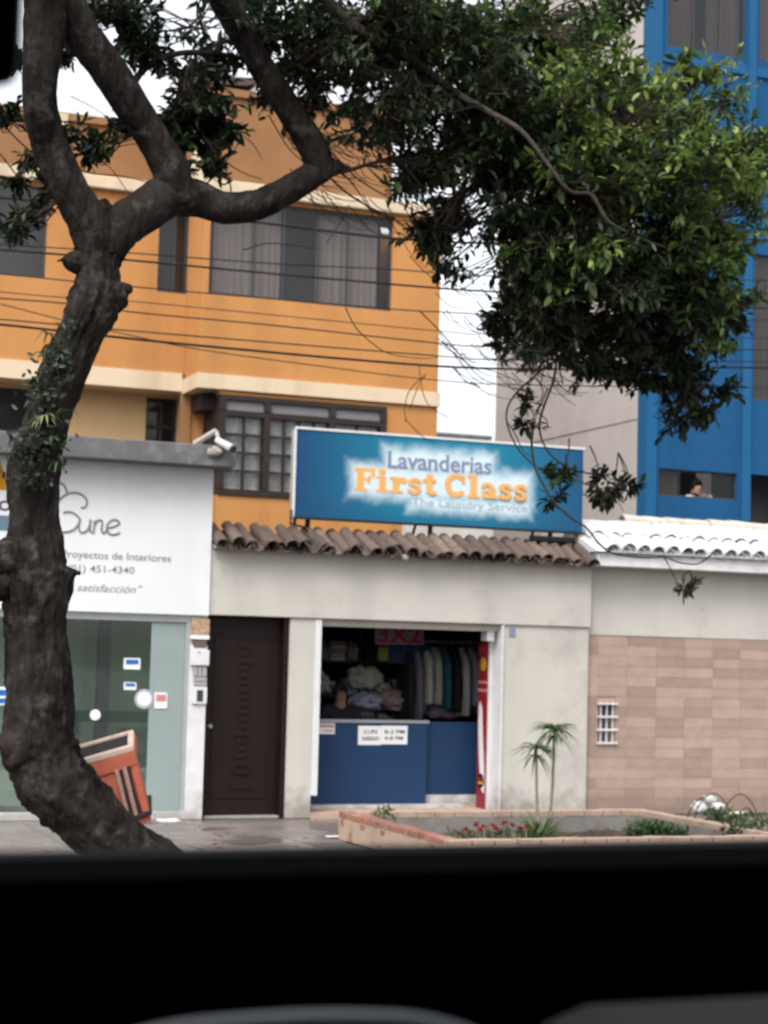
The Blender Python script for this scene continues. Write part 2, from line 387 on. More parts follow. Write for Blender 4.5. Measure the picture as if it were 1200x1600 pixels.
# ================================================================== GROUND
g = MB(); g.quad((-150, -150, -.30), (150, -150, -.30), (150, 200, -.30), (-150, 200, -.30))
tag(g.build('ground', M['asphalt']), kind='structure')
r = MB(); r.box(-60, 70, -24.5, -8.2, -.25, -.15); tag(r.build('road', M['asphalt']), kind='structure')
for k in range(9):
    q = MB(); x = -16 + 5 * k; q.box(x, x + 2.2, -17.05, -16.92, -.149, -.144)
    o = q.build('lane_marking', M['marking']); tag(o, kind='structure')
kb = MB(); kb.box(-60, 70, -8.2, -8.0, -.28, .0, bev=.015); tag(kb.build('kerb', M['kerb']), kind='structure')
pv = MB(); pv.box(-60, 70, -8.0, 6, -.28, -.012)
pave = pv.build('pavement', M['pave_bed']); tag(pave, kind='structure')
sm_ = MB(); sm_.box(-.592, .592, -.592, .592, -.03, 0, bev=.006)
slab0 = sm_.build('slab', M['pave'], pave); first = True
for i in range(13):
    for j in range(7):
        x = -.6 + 1.2 * i; y = -.66 - 1.2 * j
        if 6.3 < x < 9.7 and -5.0 < y < -2.3: continue
        dz = RND.uniform(-.004, .004)
        if first: slab0.location = (x, y, dz); first = False
        else: inst(slab0.data, 'slab', pave, (x, y, dz), (RND.uniform(-.002, .002), RND.uniform(-.002, .002), 0))

# ================================================================== LAUNDRY SHOP (facade plane Y = 0)
ls = thing('laundry_shop', 'low beige laundry shop with brown tiled eave and open blue counter front', 'shop', (8.1, 0, 0))
FB, FT = 2.335, 3.10
bx('fascia', M['beige'], ls, 5.66, 10.615, 0, .18, FB, FT, bev=.008)
bx('pilaster', M['beige'], ls, 6.665, 6.975, .03, .45, 0, FB - .002)
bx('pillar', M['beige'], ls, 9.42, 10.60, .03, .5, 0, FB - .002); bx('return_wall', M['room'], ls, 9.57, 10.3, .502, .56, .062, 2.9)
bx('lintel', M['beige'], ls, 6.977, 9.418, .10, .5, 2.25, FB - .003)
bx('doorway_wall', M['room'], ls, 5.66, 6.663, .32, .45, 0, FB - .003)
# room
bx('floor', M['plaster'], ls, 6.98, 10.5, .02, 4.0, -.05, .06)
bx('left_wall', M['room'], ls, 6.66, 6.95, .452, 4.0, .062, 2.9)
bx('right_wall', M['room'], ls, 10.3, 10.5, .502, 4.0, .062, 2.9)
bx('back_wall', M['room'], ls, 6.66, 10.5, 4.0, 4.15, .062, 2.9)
bx('flat_roof', M['concrete'], ls, 5.66, 10.6, .182, 4.2, 2.92, 3.08)
bx('rear_parapet', M['beige'], ls, 9.3, 10.62, 3.0, 3.15, 3.085, 3.98)
# white frame on both jambs
bx('shutter_rail', M['white_paint'], ls, 6.977, 7.055, .02, .12, .26, FB - .005, bev=.004)
bx('jamb_frame', M['white_paint'], ls, 9.395, 9.418, .0, .285, .02, FB - .006)
bx('jamb_frame', M['white_paint'], ls, 9.345, 9.394, .24, .285, .02, FB - .006, bev=.004)
bx('shutter_box', M['white_paint'], ls, 9.25, 9.343, .12, .30, 2.13, 2.248)
bx('threshold', M['white_paint'], ls, 7.15, 9.15, .50, .69, .061, .10)
# door of the flat above, dark wood with carved column
dr = bx('door', M['wood_dark'], ls, 5.70, 6.60, .20, .26, .03, FB - .01)
bx('jamb', M['wood_dark'], ls, 6.602, 6.662, .06, .31, 0, FB - .004)
bx('jamb', M['wood_dark'], ls, 5.662, 5.698, .06, .31, 0, FB - .004)
cv = MB()
for k in range(17):
    z = .58 + k * .085; wv = .085 + .022 * math.sin(k * 1.9)
    cv.box(6.17 - wv, 6.17 + wv, .186 + .004 * (k % 2), .1995, z, z + .084, bev=.004); cv.box(6.17 - wv * .5, 6.17 + wv * .45, .174, .19, z + .015, z + .06, bev=.006)
cv.box(6.06, 6.28, .175, .199, .50, .56); cv.box(6.02, 6.32, .18, .199, .33, .365)
cv.build('carved_panel', M['wood_dark'], dr)
pf = MB()
for (a, b, c, d) in ((5.80, 6.50, 2.08, 2.11), (5.80, 6.50, .22, .25)): pf.box(a, b, .188, .199, c, d)
for x in (5.80, 6.47): pf.box(x, x + .03, .188, .199, .252, 2.078)
pf.build('panel_moulding', M['wood_dark'], dr)
MB().lathe((5.77, .16, 1.05), [(.02, -.01), (.03, 0), (.03, .03), (.01, .04)], 10, 'Y').build('knob', M['steel'], dr)
bx('door_step', M['kerb'], ls, 5.70, 6.60, .06, .19, .0, .025)
# number plate on the pillar
bx('plate', M['ink_blue'], ls, 9.50, 9.58, .018, .028, 2.19, 2.30)
# roof tiles of the eave
TILE = {}
def barrel(L, r0, r1, th=.012, n=7, up=True):
    """a half-round clay tile lying along -Y (lower end at y=-L), origin at its upper end"""
    mb = MB(); bm = mb.bm; g4 = []
    for (y, r) in ((0, r1), (-L, r0)):
        for rr in (r, r - th):
            row = []
            for k in range(n):
                a = math.pi * k / (n - 1)
                row.append(bm.verts.new((rr * math.cos(a), y, (rr * math.sin(a)) * (1 if up else -1))))
            g4.append(row)
    o0, i0, o1, i1 = g4
    for k in range(n - 1):
        bm.faces.new((o0[k], o0[k + 1], o1[k + 1], o1[k])); bm.faces.new((i0[k], i1[k], i1[k + 1], i0[k + 1]))
        bm.faces.new((o1[k], o1[k + 1], i1[k + 1], i1[k])); bm.faces.new((o0[k], i0[k], i0[k + 1], o0[k + 1]))
    for k in (0, n - 1): bm.faces.new((o0[k], o1[k], i1[k], i0[k]))
    return mb
sb = MB(); sb.prism([(5.68, -.16, 3.102), (5.68, .62, 3.102), (5.68, .62, 3.34)], (4.9, 0, 0)); sb.build('eave_bed', M['mortar'], ls)
pitch = math.atan2(.27, .60)
t0 = barrel(.62, .085, .07).build('roof_tile', M['roof_tile'])
t1 = barrel(.62, .07, .085, up=False).build('roof_tile', M['roof_tile'])
t0m, t1m = t0.data, t1.data; bpy.data.objects.remove(t0); bpy.data.objects.remove(t1)
nt_ = 30; sp = (10.56 - 5.77) / (nt_ - 1)
for k in range(nt_):
    x = 5.77 + sp * k
    inst(t0m, 'roof_tile', ls, (x + RND.uniform(-.014, .014), .36 + RND.gauss(0, .03), 3.375 + RND.uniform(-.008, .016)), (pitch + RND.gauss(0, .035), RND.gauss(0, .07), RND.gauss(0, .05)))
    if k < nt_ - 1: inst(t1m, 'roof_tile', ls, (x + sp / 2, .36, 3.395), (pitch, 0, RND.uniform(-.02, .02)))
bx('mortar_lump', M['mortar'], ls, 7.98, 8.06, -.19, -.12, 3.06, 3.13, bev=.02)
# ---- blue counter and what stands on it
ct = thing('service_counter', 'dark blue shop counter with steel edged top in the laundry opening', 'counter', (8, .7, .1))
bx('front_panel', M['counter'], ct, 7.00, 8.72, .70, .74, .10, 1.09)
bx('top', M['counter'], ct, 6.98, 8.74, .72, 1.25, 1.091, 1.11)
bx('edge_strip', M['steel'], ct, 6.98, 8.74, .685, .719, 1.088, 1.125)
bx('gate_panel', M['counter'], ct, 8.745, 9.50, .80, .84, .20, 1.105)
bx('gate_base', M['white_paint'], ct, 8.745, 9.50, .795, .845, .06, .198)
bx('side_panel', M['counter'], ct, 8.70, 8.74, .742, 1.24, .062, 1.088)
bx('kick_board', M['white_paint'], ct, 7.00, 8.72, .72, .76, .062, .098)
nt1 = thing('paper_notice', 'white two sheet opening hours notice taped on blue counter', 'notice', (7.8, .69, 1))
p = at(560, 1134, .695); q = at(636, 1163, .695); XA, XB, ZA, ZB = p.x, q.x, q.z, p.z
xm = (XA + XB) / 2 - .02
bx('sheet', M['paper'], nt1, XA, xm, .694, .699, ZA - .01, ZB)
bx('sheet', M['paper'], nt1, xm + .002, XB, .692, .698, ZA, ZB + .005)
h = (ZB - ZA)
text_mesh('LUN', XA + .08, xm - .06, ZA + .57 * h, ZA + .80 * h, .692, M['ink'], nt1, bold=.01)
text_mesh('SABADO', XA + .05, xm - .03, ZA + .2 * h, ZA + .42 * h, .692, M['ink'], nt1, bold=.01)
text_mesh('8-2 PM', xm + .04, XB - .04, ZA + .58 * h, ZA + .80 * h, .690, M['ink'], nt1, bold=.01)
text_mesh('4-8 PM', xm + .04, XB - .06, ZA + .24 * h, ZA + .44 * h, .690, M['ink'], nt1, bold=.01)
st1 = thing('sticker', 'small pink and white sticker at left end of blue counter', 'sticker', (7.1, .69, 1))
p = at(499, 1130, .695); q = at(523, 1147, .695)
bx('backing', M['paper'], st1, p.x, q.x, .695, .699, q.z, p.z)
bx('print_band', M['sticker_pink'], st1, p.x + .01, q.x - .01, .692, .6949, p.z - .05, p.z - .015)
bx('print_band', M['sticker_pink'], st1, p.x + .06, q.x - .02, .692, .6949, q.z + .03, q.z + .05)
bk = thing('bucket', 'pale grey plastic tub at left end of blue counter top', 'bucket', (7.17, .95, 1.111))
MB().lathe((7.17, .95, 1.112), [(.075, 0), (.095, .16), (.10, .165), (.09, .165), (.07, .01)], 18).build('tub', M['bucket'], bk, smooth=True)
MB().lathe((7.17, .95, 1.276), [(.098, 0), (.106, .004), (.106, .012), (.098, .016)], 18).build('rim', M['bucket'], bk)
# ---- interior of the laundry
sh = thing('storage_shelf', 'tall dark shelves full of bundles at back of laundry', 'shelf', (7.9, 3.7, .06))
for z in (.9, 1.35, 1.8, 2.3): bx('shelf_board', M['wood_frame'], sh, 7.8, 9.2, 2.5, 3.0, z, z + .03)
for x in (7.8, 8.48, 9.17): bx('upright', M['wood_frame'], sh, x, x + .03, 2.52, 2.97, .062, 2.6)
BUN = [(540, 1010, 2.5, .30, .16, 'cl1'), (513, 1012, 2.45, .16, .12, 'cl1'), (520, 1045, 2.45, .22, .15, 'cl1'), (568, 1060, 2.4, .25, .17, 'cl1'), (571, 1097, 1.8, .22, .13, 'cl2'),
       (615, 1095, 2.2, .24, .16, 'cl3'), (655, 1095, 2.3, .22, .15, 'cl1'), (585, 1012, 2.5, .18, .14, 'cl7'), (630, 1055, 2.45, .24, .12, 'cl3'), (610, 1035, 2.5, .2, .1, 'cl4'), (690, 1110, 2.2, .26, .14, 'cl7'), (560, 985, 2.45, .28, .1, 'cl1'), (640, 1010, 2.5, .2, .16, 'cl2')]
BL = ['grey green bundle on upper left shelf of laundry', 'small grey bundle at upper left edge of laundry shelf', 'grey green bundle behind the seated person', 'large pale round bundle above counter middle left', 'pale blue bundle lying just behind blue counter',
      'brown folded pile behind the two sheet notice', 'green grey folded pile behind counter centre', 'mauve bundle on top shelf beside yellow tag', 'brown dark pile on middle shelf', 'white wrapped pile on middle shelf under red numerals', 'mauve folded heap behind right end of counter', 'long grey bundle on very top shelf', 'pale blue stack on shelf below red numerals']
SHZ = [('lowest', .93), ('second', 1.38), ('third', 1.83), ('top', 2.33)]
BI = [(*b_, l_) for b_, l_ in zip(BUN, BL)]; BI = [b_ for b_ in BI if b_[2] < 2.45]
CN = {'cl1': 'grey green', 'cl2': 'pale blue', 'cl3': 'brown', 'cl4': 'white', 'cl7': 'mauve', 'cl5': 'teal', 'cl6': 'black'}
def bundle(P, rx, rz, mm, lb, seed, box=False):
    t = thing('laundry_bundle', lb, 'bundle', P, 'laundry bundles stored behind the counter')
    if box:
        n = 3 + seed % 3
        for k in range(n):
            h_ = 2 * rz / n; c_ = M[mm] if k % 2 else M[['cl4', 'cl2', 'cl3', 'cl1', 'cl7'][(seed + k) % 5]]
            w_ = rx * RND.uniform(.85, 1.0); mb = MB(); mb.box(P.x - w_, P.x + w_, P.y - .16, P.y + .18, P.z - rz + h_ * k + .002, P.z - rz + h_ * (k + 1) - .003, bev=h_ * .3); mb.build('folded_layer', c_, t, smooth=True)
    else:
        mb = MB().blob(P, rx, .2, rz, .38, 2.6, 4, seed, flat=rz * .75)
        for v in mb.bm.verts: v.co += v.co.normalized() * .0 + (v.co - P) * .10 * noise.noise((v.co - P) * 14 + Vector((seed, 0, 0)))
        mb.build('wrap', M[mm], t, smooth=True)
        MB().blob(P + Vector((rx * RND.uniform(-.3, .3), -.19, rz * RND.uniform(0, .5))), .05, .03, .03, .5, 4, 2, seed).build('knot', M[mm], t, smooth=True)
for (px, py, Y, rx, rz, mm, lb) in BI: bundle(at(px, py, Y), rx, rz, mm, lb, px)
for si, (sn, z) in enumerate(SHZ):
    xs_ = [7.95, 8.16, 8.37, 8.60, 8.82, 9.05]
    for k, x in enumerate(xs_):
        mm = ['cl1', 'cl2', 'cl4', 'cl3', 'cl7', 'cl1', 'cl6'][(k * 3 + si * 2) % 7]; rz = RND.uniform(.10, .16) if si < 3 else .11
        bx_ = (k + si) % 3 == 0
        bundle(Vector((x + RND.uniform(-.02, .02), 2.62, z + rz * (1.0 if bx_ else .8))), RND.uniform(.10, .125), rz, mm, ('%s folded pile' if bx_ else '%s tied bundle') % CN[mm] + ', %s from left on the %s shelf in laundry' % (ordn(k), sn), 11 + k * 7 + si * 31, bx_)
gr = thing('garment_rail', 'steel clothes rail with hangers on right side of laundry', 'rail', (9.4, 2.4, 2.2))
MB().tube([(8.9, 2.1, 2.12), (10.28, 2.1, 2.12)], .014, 8).build('bar', M['steel'], gr)
for x in (8.92, 10.2): MB().tube([(x, 2.1, 2.12), (x, 2.1, 2.92)], .01, 6).build('hanger_rod', M['steel'], gr)
GA = [(m_, 8.98 + .135 * k_) for k_, m_ in enumerate(['cl6', 'cl7', 'cl4', 'cl1', 'cl5', 'cl6', 'cl4', 'cl2', 'cl7', 'cl6'])]
GLB = ['black garment at left end of the clothes rail', 'mauve garment second on the clothes rail', 'white bagged garment third on the clothes rail', 'grey green garment fourth on the clothes rail', 'teal blue garment in middle of the clothes rail', 'black garment just right of the teal one', 'white bagged garment seventh on the clothes rail', 'pale blue garment eighth on the clothes rail', 'mauve garment second from right rail end', 'black garment at right end of the clothes rail']
for (mm, x), lb in zip(GA, GLB):
    t = thing('garment', lb, 'garment', (x, 2.1, 2.1), 'clothes hanging on the rail')
    L = RND.uniform(.75, 1.0); mb = MB(); bm = mb.bm; rows = []
    for i in range(9):
        f = i / 8; z = 2.05 - f * L; hw = .05 + .19 * min(1, f * 5) + .03 * f; row = []
        for k in range(12):
            a = 2 * math.pi * k / 12
            yy = math.cos(a) * hw; xx = math.sin(a) * (.05 + .03 * f) + .02 * math.sin(k * 2.1 + f * 6)
            row.append(bm.verts.new((x + xx, 2.1 + yy, z)))
        rows.append(row)
    for a, b in zip(rows[:-1], rows[1:]):
        for k in range(12): bm.faces.new((a[k], a[(k + 1) % 12], b[(k + 1) % 12], b[k]))
    bm.faces.new(rows[0]); bm.faces.new(rows[-1][::-1]); mb.build('cloth', M[mm], t, smooth=True)
    MB().tube([(x, 2.1, 2.05), (x, 2.1, 2.10), (x, 2.12, 2.135), (x, 2.10, 2.15), (x, 2.08, 2.135)], .004, 5).build('hanger', M['steel'], t)
bn = thing('hanging_sign', 'hanging board with red 3X2 offer numerals inside laundry', 'sign', (8.2, 1.6, 2.2))
p = at(590, 978, 1.6); q = at(662, 1006, 1.6)
bx('board', M['cl7'], bn, p.x - .03, q.x, 1.60, 1.615, q.z - .02, p.z + .10)
text_mesh('3X2', p.x, q.x - .04, q.z, p.z, 1.597, M['ink_red'], bn, bold=.03)
for x in (p.x, q.x - .05): MB().tube([(x, 1.607, p.z + .08), (x, 1.607, 2.92)], .004, 5).build('cord', M['wire'], bn)
tg = thing('price_tag', 'small yellow green card hanging left of red numerals', 'card', at(598, 1020, 1.9))
p = at(592, 1013, 1.9); q = at(606, 1031, 1.9); bx('card', mat('olive_card', (.22, .25, .05), .7), tg, p.x, q.x, 1.9, 1.91, q.z, p.z)
MB().tube([((p.x + q.x) / 2, 1.905, p.z), ((p.x + q.x) / 2, 1.905, 2.92)], .004, 5).build('cord', M['wire'], tg)
bp_ = thing('blue_banner', 'dark blue banner hanging under red numerals in laundry', 'banner', at(640, 1025, 2.0))
p = at(608, 1008, 2.0); q = at(672, 1038, 2.0); bx('cloth', M['counter'], bp_, p.x, q.x, 2.0, 2.012, q.z, p.z)
for x in (p.x + .02, q.x - .02): MB().tube([(x, 2.006, p.z), (x, 2.006, 2.92)], .004, 5).build('cord', M['wire'], bp_)
# red drinks cooler at the right jamb
rc = thing('promotion_panel', 'tall narrow red panel with yellow disc inside right white jamb', 'panel', (9.38, .45, .06))
bx('board', M['red'], rc, 9.345, 9.415, .29, .57, .062, 2.12, bev=.006)
MB().lathe((9.3445, .43, 1.84), [(.0005, 0), (.085, -.0), (.085, -.003), (.0005, -.003)], 20, 'X').build('yellow_disc', M['yellow'], rc)
bx('white_band', M['sticker_pink'], rc, 9.338, 9.3445, .292, .568, 1.60, 1.635); bx('white_band', M['sticker_pink'], rc, 9.338, 9.3445, .292, .568, 1.50, 1.535)
bx('dark_band', M['ink_red'], rc, 9.338, 9.3445, .292, .568, 1.98, 2.06)
mb = MB(); mb.prism([(9.3445, .50, 1.38), (9.3445, .44, 1.30), (9.3445, .40, .95), (9.3445, .33, .45), (9.3445, .33, .25), (9.3445, .40, .28), (9.3445, .48, .6), (9.3445, .53, 1.0), (9.3445, .53, 1.3)], (-.004, 0, 0)); mb.build('bottle_print', M['paper'], rc)
MB().lathe((9.3395, .42, .40), [(.0005, 0), (.09, 0), (.09, -.003), (.0005, -.003)], 16, 'X').build('round_label', M['black'], rc)
bx('label_stripe', M['yellow'], rc, 9.332, 9.336, .36, .48, .36, .39); bx('label_stripe', M['red'], rc, 9.332, 9.336, .36, .48, .40, .44)
# ---- people
def person(name, label, loc, J, E, Rr, shirt, cloth_from, head, yaw=0, hair_m='hair'):
    """J: joints, E: edges, Rr: radii; cloth_from: (joint list, extra radius)"""
    t = thing(name, label, 'person', loc)
    def skin(nm, JJ, EE, RR, m, root=0):
        me = bpy.data.meshes.new(nm); me.from_pydata([Vector(j) for j in JJ], EE, []); me.materials.append(m)
        o = bpy.data.objects.new(nm, me); COL.objects.link(o); o.parent = t
        md = o.modifiers.new('Skin', 'SKIN'); md.use_smooth_shade = True
        for i, r_ in enumerate(RR): me.skin_vertices[0].data[i].radius = (r_ if hasattr(r_, '__len__') else (r_, r_))
        me.skin_vertices[0].data[root].use_root = True
        sd_ = o.modifiers.new('Sub', 'SUBSURF'); sd_.levels = 2; sd_.render_levels = 2
        return o
    skin('body', J, E, Rr, M['skin'])
    idx = cloth_from[0]; mp = {k: i for i, k in enumerate(idx)}
    JJ = [J[k] for k in idx]; EE = [(mp[a], mp[b]) for a, b in E if a in mp and b in mp]
    RR = [(Rr[k][0] + cloth_from[1], Rr[k][1] + cloth_from[1]) if hasattr(Rr[k], '__len__') else Rr[k] + cloth_from[1] for k in idx]
    skin('shirt', JJ, EE, RR, shirt)
    H = Vector(head)
    hb = MB(); hb.blob(Vector(loc) + H + Vector((0, .02, .03)), .098, .108, .115, .1, 3, 3, 5)
    for v in list(hb.bm.verts):
        l = v.co - Vector(loc) - H
        if l.y < -.055 and l.z < .07: v.co.y += .06
    hb.build('hair', M[hair_m], t, smooth=True)
    fc = MB()
    for s_ in (-1, 1): fc.blob(Vector(loc) + H + Vector((s_ * .032, -.088, .0)), .012, .007, .007, 0, 1, 1)
    fc.build('eyes', M['black'], t)
    fm = MB(); fm.blob(Vector(loc) + H + Vector((0, -.105, -.025)), .012, .018, .02, 0, 1, 2); fm.build('nose', M['skin'], t, smooth=True)
    return t
PJ = [(0, 0, 0), (0, .02, .25), (0, .03, .42), (0, .02, .53), (0, 0, .60), (0, -.02, .70), (.19, .02, .46), (.27, -.05, .22), (.16, -.26, .12), (-.19, .02, .46), (-.27, -.05, .22), (-.16, -.26, .12), (.1, -.05, -.35), (-.1, -.05, -.35), (.1, -.05, -.78), (-.1, -.05, -.78)]
PE = [(0, 1), (1, 2), (2, 3), (3, 4), (4, 5), (2, 6), (6, 7), (7, 8), (2, 9), (9, 10), (10, 11), (0, 12), (0, 13), (12, 14), (13, 15)]
PR = [(.16, .11), (.15, .11), (.13, .1), (.055, .055), (.075, .085), (.08, .09), .065, .048, .033, .065, .048, .033, .085, .085, .05, .05]
person('person', 'person in dark top with black hair behind left end of counter', at(531, 1118, 1.45) + Vector((0, 0, -.38)), PJ, PE, PR, M['shirt_dark'], ([0, 1, 2, 6, 7, 9, 10], .02), (0, -.01, .67))

# ================================================================== BILLBOARD
sgY = .25
p = at(463, 670, sgY); q = at(910, 834, sgY); SX0, SX1, SZ0, SZ1 = 6.745, 10.60, 3.545, 4.595
def sign_mat():
    m = bpy.data.materials.new('printed_blue_banner'); m.use_nodes = True; t = m.node_tree; t.nodes.clear()
    out = nd(t, 'OutputMaterial'); b = nd(t, 'BsdfPrincipled'); b.inputs['Roughness'].default_value = .6; b.inputs['Specular IOR Level'].default_value = .12
    t.links.new(b.outputs[0], out.inputs['Surface'])
    geo = nd(t, 'NewGeometry'); sx = nd(t, 'SeparateXYZ'); t.links.new(geo.outputs['Position'], sx.inputs[0])
    def ma(op, a, bb=None, c=None, clamp=False):
        n = nd(t, 'Math', operation=op); n.use_clamp = clamp
        for i, v in enumerate((a, bb, c)):
            if v is None: continue
            if isinstance(v, (int, float)): n.inputs[i].default_value = v
            else: t.links.new(v, n.inputs[i])
        return n.outputs[0]
    X, Z = sx.outputs['X'], sx.outputs['Z']
    nz = nd(t, 'TexNoise'); nz.inputs['Scale'].default_value = 6; nz.inputs['Detail'].default_value = 3; t.links.new(geo.outputs['Position'], nz.inputs['Vector'])
    nn = ma('MULTIPLY_ADD', nz.outputs['Fac'], .14, -.07)
    def box(x0, x1, z0, z1, soft):
        dx = ma('SUBTRACT', ma('ABSOLUTE', ma('SUBTRACT', X, (x0 + x1) / 2)), (x1 - x0) / 2)
        dz = ma('SUBTRACT', ma('ABSOLUTE', ma('SUBTRACT', Z, (z0 + z1) / 2)), (z1 - z0) / 2)
        d = ma('ADD', ma('MAXIMUM', dx, dz), nn)
        mr = nd(t, 'MapRange'); mr.interpolation_type = 'SMOOTHSTEP'; mr.inputs['From Min'].default_value = soft; mr.inputs['From Max'].default_value = -.06
        t.links.new(d, mr.inputs['Value']); return mr.outputs[0]
    L = SIGN_ROWS
    halo = ma('MAXIMUM', ma('MAXIMUM', box(*L[0], .15), box(*L[1], .17)), box(*L[2], .13))
    glow = box(7.4, 10.0, 3.62, 4.5, .55)
    dist = ma('ABSOLUTE', ma('SUBTRACT', X, 8.75))
    mr = nd(t, 'MapRange'); mr.inputs['From Min'].default_value = .5; mr.inputs['From Max'].default_value = 1.95; t.links.new(dist, mr.inputs['Value'])
    rp = nd(t, 'ValToRGB'); e = rp.color_ramp.elements; e[0].color = (.012, .165, .26, 1); e[1].color = (.0115, .053, .134, 1); e[1].position = 1
    t.links.new(mr.outputs[0], rp.inputs[0])
    mz = nd(t, 'MapRange'); mz.inputs['From Min'].default_value = 3.85; mz.inputs['From Max'].default_value = 3.5; mz.inputs['To Max'].default_value = .55; t.links.new(Z, mz.inputs['Value'])
    m0 = nd(t, 'Mix', data_type='RGBA'); t.links.new(mz.outputs[0], m0.inputs['Factor']); t.links.new(rp.outputs[0], m0.inputs['A']); m0.inputs['B'].default_value = (.0115, .057, .132, 1)
    # faint radial streaks of the print
    m1 = nd(t, 'Mix', data_type='RGBA'); t.links.new(ma('MULTIPLY', halo, .9), m1.inputs['Factor']); t.links.new(m0.outputs['Result'], m1.inputs['A']); m1.inputs['B'].default_value = (.55, .64, .68, 1)
    t.links.new(m1.outputs['Result'], b.inputs['Base Color'])
    return m
def row(px0, py0, px1, py1): a = at(px0, py0, sgY); c = at(px1, py1, sgY); return a.x, c.x
zc = lambda px, py: at(px, py, sgY).z
# rows: x0,x1 from the photograph, heights constant along the board
R1 = (at(606, 730, sgY).x, at(768, 735, sgY).x, (zc(606, 733) + zc(768, 741)) / 2, (zc(606, 706) + zc(768, 716)) / 2 + .01)
R2 = (at(553, 770, sgY).x, at(824, 780, sgY).x, (zc(553, 768) + zc(824, 782)) / 2, (zc(553, 733) + zc(824, 745)) / 2)
R3 = (at(643, 790, sgY).x, at(824, 800, sgY).x, (zc(643, 793) + zc(824, 803)) / 2, (zc(643, 778) + zc(824, 787)) / 2)
SIGN_ROWS = [R1, R2, R3]
M['banner'] = sign_mat()
bb = thing('billboard', 'large blue Lavanderias First Class sign above brown roof tiles', 'billboard', (8.6, sgY, 3.5))
bx('panel', M['banner'], bb, SX0, SX1, sgY, sgY + .012, SZ0, SZ1)
bx('back_box', M['alu'], bb, SX0 - .01, SX1 + .01, sgY + .013, sgY + .16, SZ0 - .012, SZ1 + .012)
fr = MB()
fr.box(SX0 - .02, SX1 + .02, sgY - .012, sgY + .011, SZ1 + .002, SZ1 + .03)
fr.box(SX0 - .03, SX0 - .002, sgY - .012, sgY + .011, SZ0 - .02, SZ1)
fr.build('frame_edge', M['white_paint'], bb)
bx('bottom_channel', M['black'], bb, SX0 - .02, SX1 + .03, sgY - .015, sgY + .02, SZ0 - .03, SZ0 - .006)
for x in (6.95, 8.55, 10.2):
    MB().tube([(x, sgY + .1, SZ0 - .02), (x, sgY + .12, 3.30)], .03, 6).build('post', M['black'], bb)
    MB().tube([(x, sgY + .17, SZ0 + .6), (x + .05, 1.3, 3.09)], .02, 6).build('stay', M['black'], bb)
MB().tube([(6.70, sgY - .02, 3.62), (6.68, sgY - .06, 3.45), (6.85, sgY - .04, 3.42), (6.98, sgY, 3.32)], .014, 6).build('bracket', M['black'], bb)
bx('clamp_plate', M['black'], bb, 9.9, 10.5, sgY - .02, sgY + .1, 3.40, 3.47, bev=.01)
text_mesh('Lavanderias', *R1[:2], R1[2], R1[3], sgY - .001, M['ink_blue'], bb, bold=.022)
text_mesh('The Laundry Service', *R3[:2], R3[2] - .01, R3[3], sgY - .001, M['ink_pale'], bb, bold=.005)
def stroke_glyphs(txt, x0, x1, z0, z1, Y, m, parent):
    adv = {'F': .80, 'i': .50, 'r': .64, 's': .58, 't': .50, 'C': .88, 'l': .48, 'a': .68, ' ': .30}
    tot = sum(adv[c] for c in txt); mb = MB(); n = [0]
    sx = (x1 - x0) / tot; sz = z1 - z0
    def P(x, z):
        return (x0 + x * sx, Y - .0015 - n[0] * .00025, z0 + z * sz)
    def rect(a, b, c, d, ox): n[0] += 1; mb.quad(P(ox + a, c), P(ox + b, c), P(ox + b, d), P(ox + a, d))
    def disc(cx, cz, r, ox): n[0] += 1; mb.poly([P(ox + cx + r * math.cos(k * math.pi / 8), cz + r * math.sin(k * math.pi / 8)) for k in range(16)])
    def line(pts, wd, ox):
        for (a, b), (c, d) in zip(pts[:-1], pts[1:]):
            n[0] += 1; l = math.hypot(c - a, d - b); nx, nz = -(d - b) / l * wd / 2, (c - a) / l * wd / 2
            mb.quad(P(ox + a - nx, b - nz), P(ox + c - nx, d - nz), P(ox + c + nx, d + nz), P(ox + a + nx, b + nz))
        for a, b in pts: disc(a, b, wd / 2, ox)
    ox = 0
    for c in txt:
        if c == 'F':
            rect(.10, .36, 0, 1, ox); rect(0, .48, 0, .13, ox); rect(0, .74, .84, 1, ox); rect(.60, .76, .62, 1, ox); rect(.3, .58, .45, .58, ox); rect(.48, .60, .34, .68, ox)
        elif c == 'i':
            rect(.1, .35, 0, .7, ox); rect(0, .46, 0, .12, ox); rect(0, .3, .58, .7, ox); disc(.21, .88, .14, ox)
        elif c == 'r':
            rect(.1, .35, 0, .7, ox); rect(0, .48, 0, .12, ox); rect(0, .3, .58, .7, ox); disc(.5, .56, .14, ox); line([(.3, .5), (.42, .62)], .15, ox)
        elif c == 's':
            line([(.46, .54), (.38, .62), (.24, .63), (.12, .56), (.12, .46), (.24, .38), (.38, .31), (.44, .2), (.36, .09), (.22, .07), (.08, .15)], .17, ox)
        elif c == 't':
            rect(.12, .36, .1, .9, ox); rect(0, .48, .57, .7, ox); line([(.24, .14), (.32, .08), (.44, .12)], .16, ox)
        elif c == 'C':
            line([(.45 + .32 * math.cos(math.radians(a)), .5 + .41 * math.sin(math.radians(a))) for a in range(45, 320, 22)], .22, ox); rect(.68, .78, .58, .95, ox)
        elif c == 'l':
            rect(.1, .35, 0, 1, ox); rect(0, .46, 0, .12, ox); rect(0, .3, .88, 1, ox)
        elif c == 'a':
            line([(.25 + .15 * math.cos(k * .7), .2 + .14 * math.sin(k * .7)) for k in range(10)], .14, ox); rect(.36, .58, .03, .5, ox)
            line([(.1, .54), (.22, .63), (.36, .62), (.46, .48)], .16, ox); rect(.5, .66, 0, .12, ox)
        ox += adv[c]
    return mb.build('lettering', m, parent, fixn=False)
_w = R2[1] - R2[0]
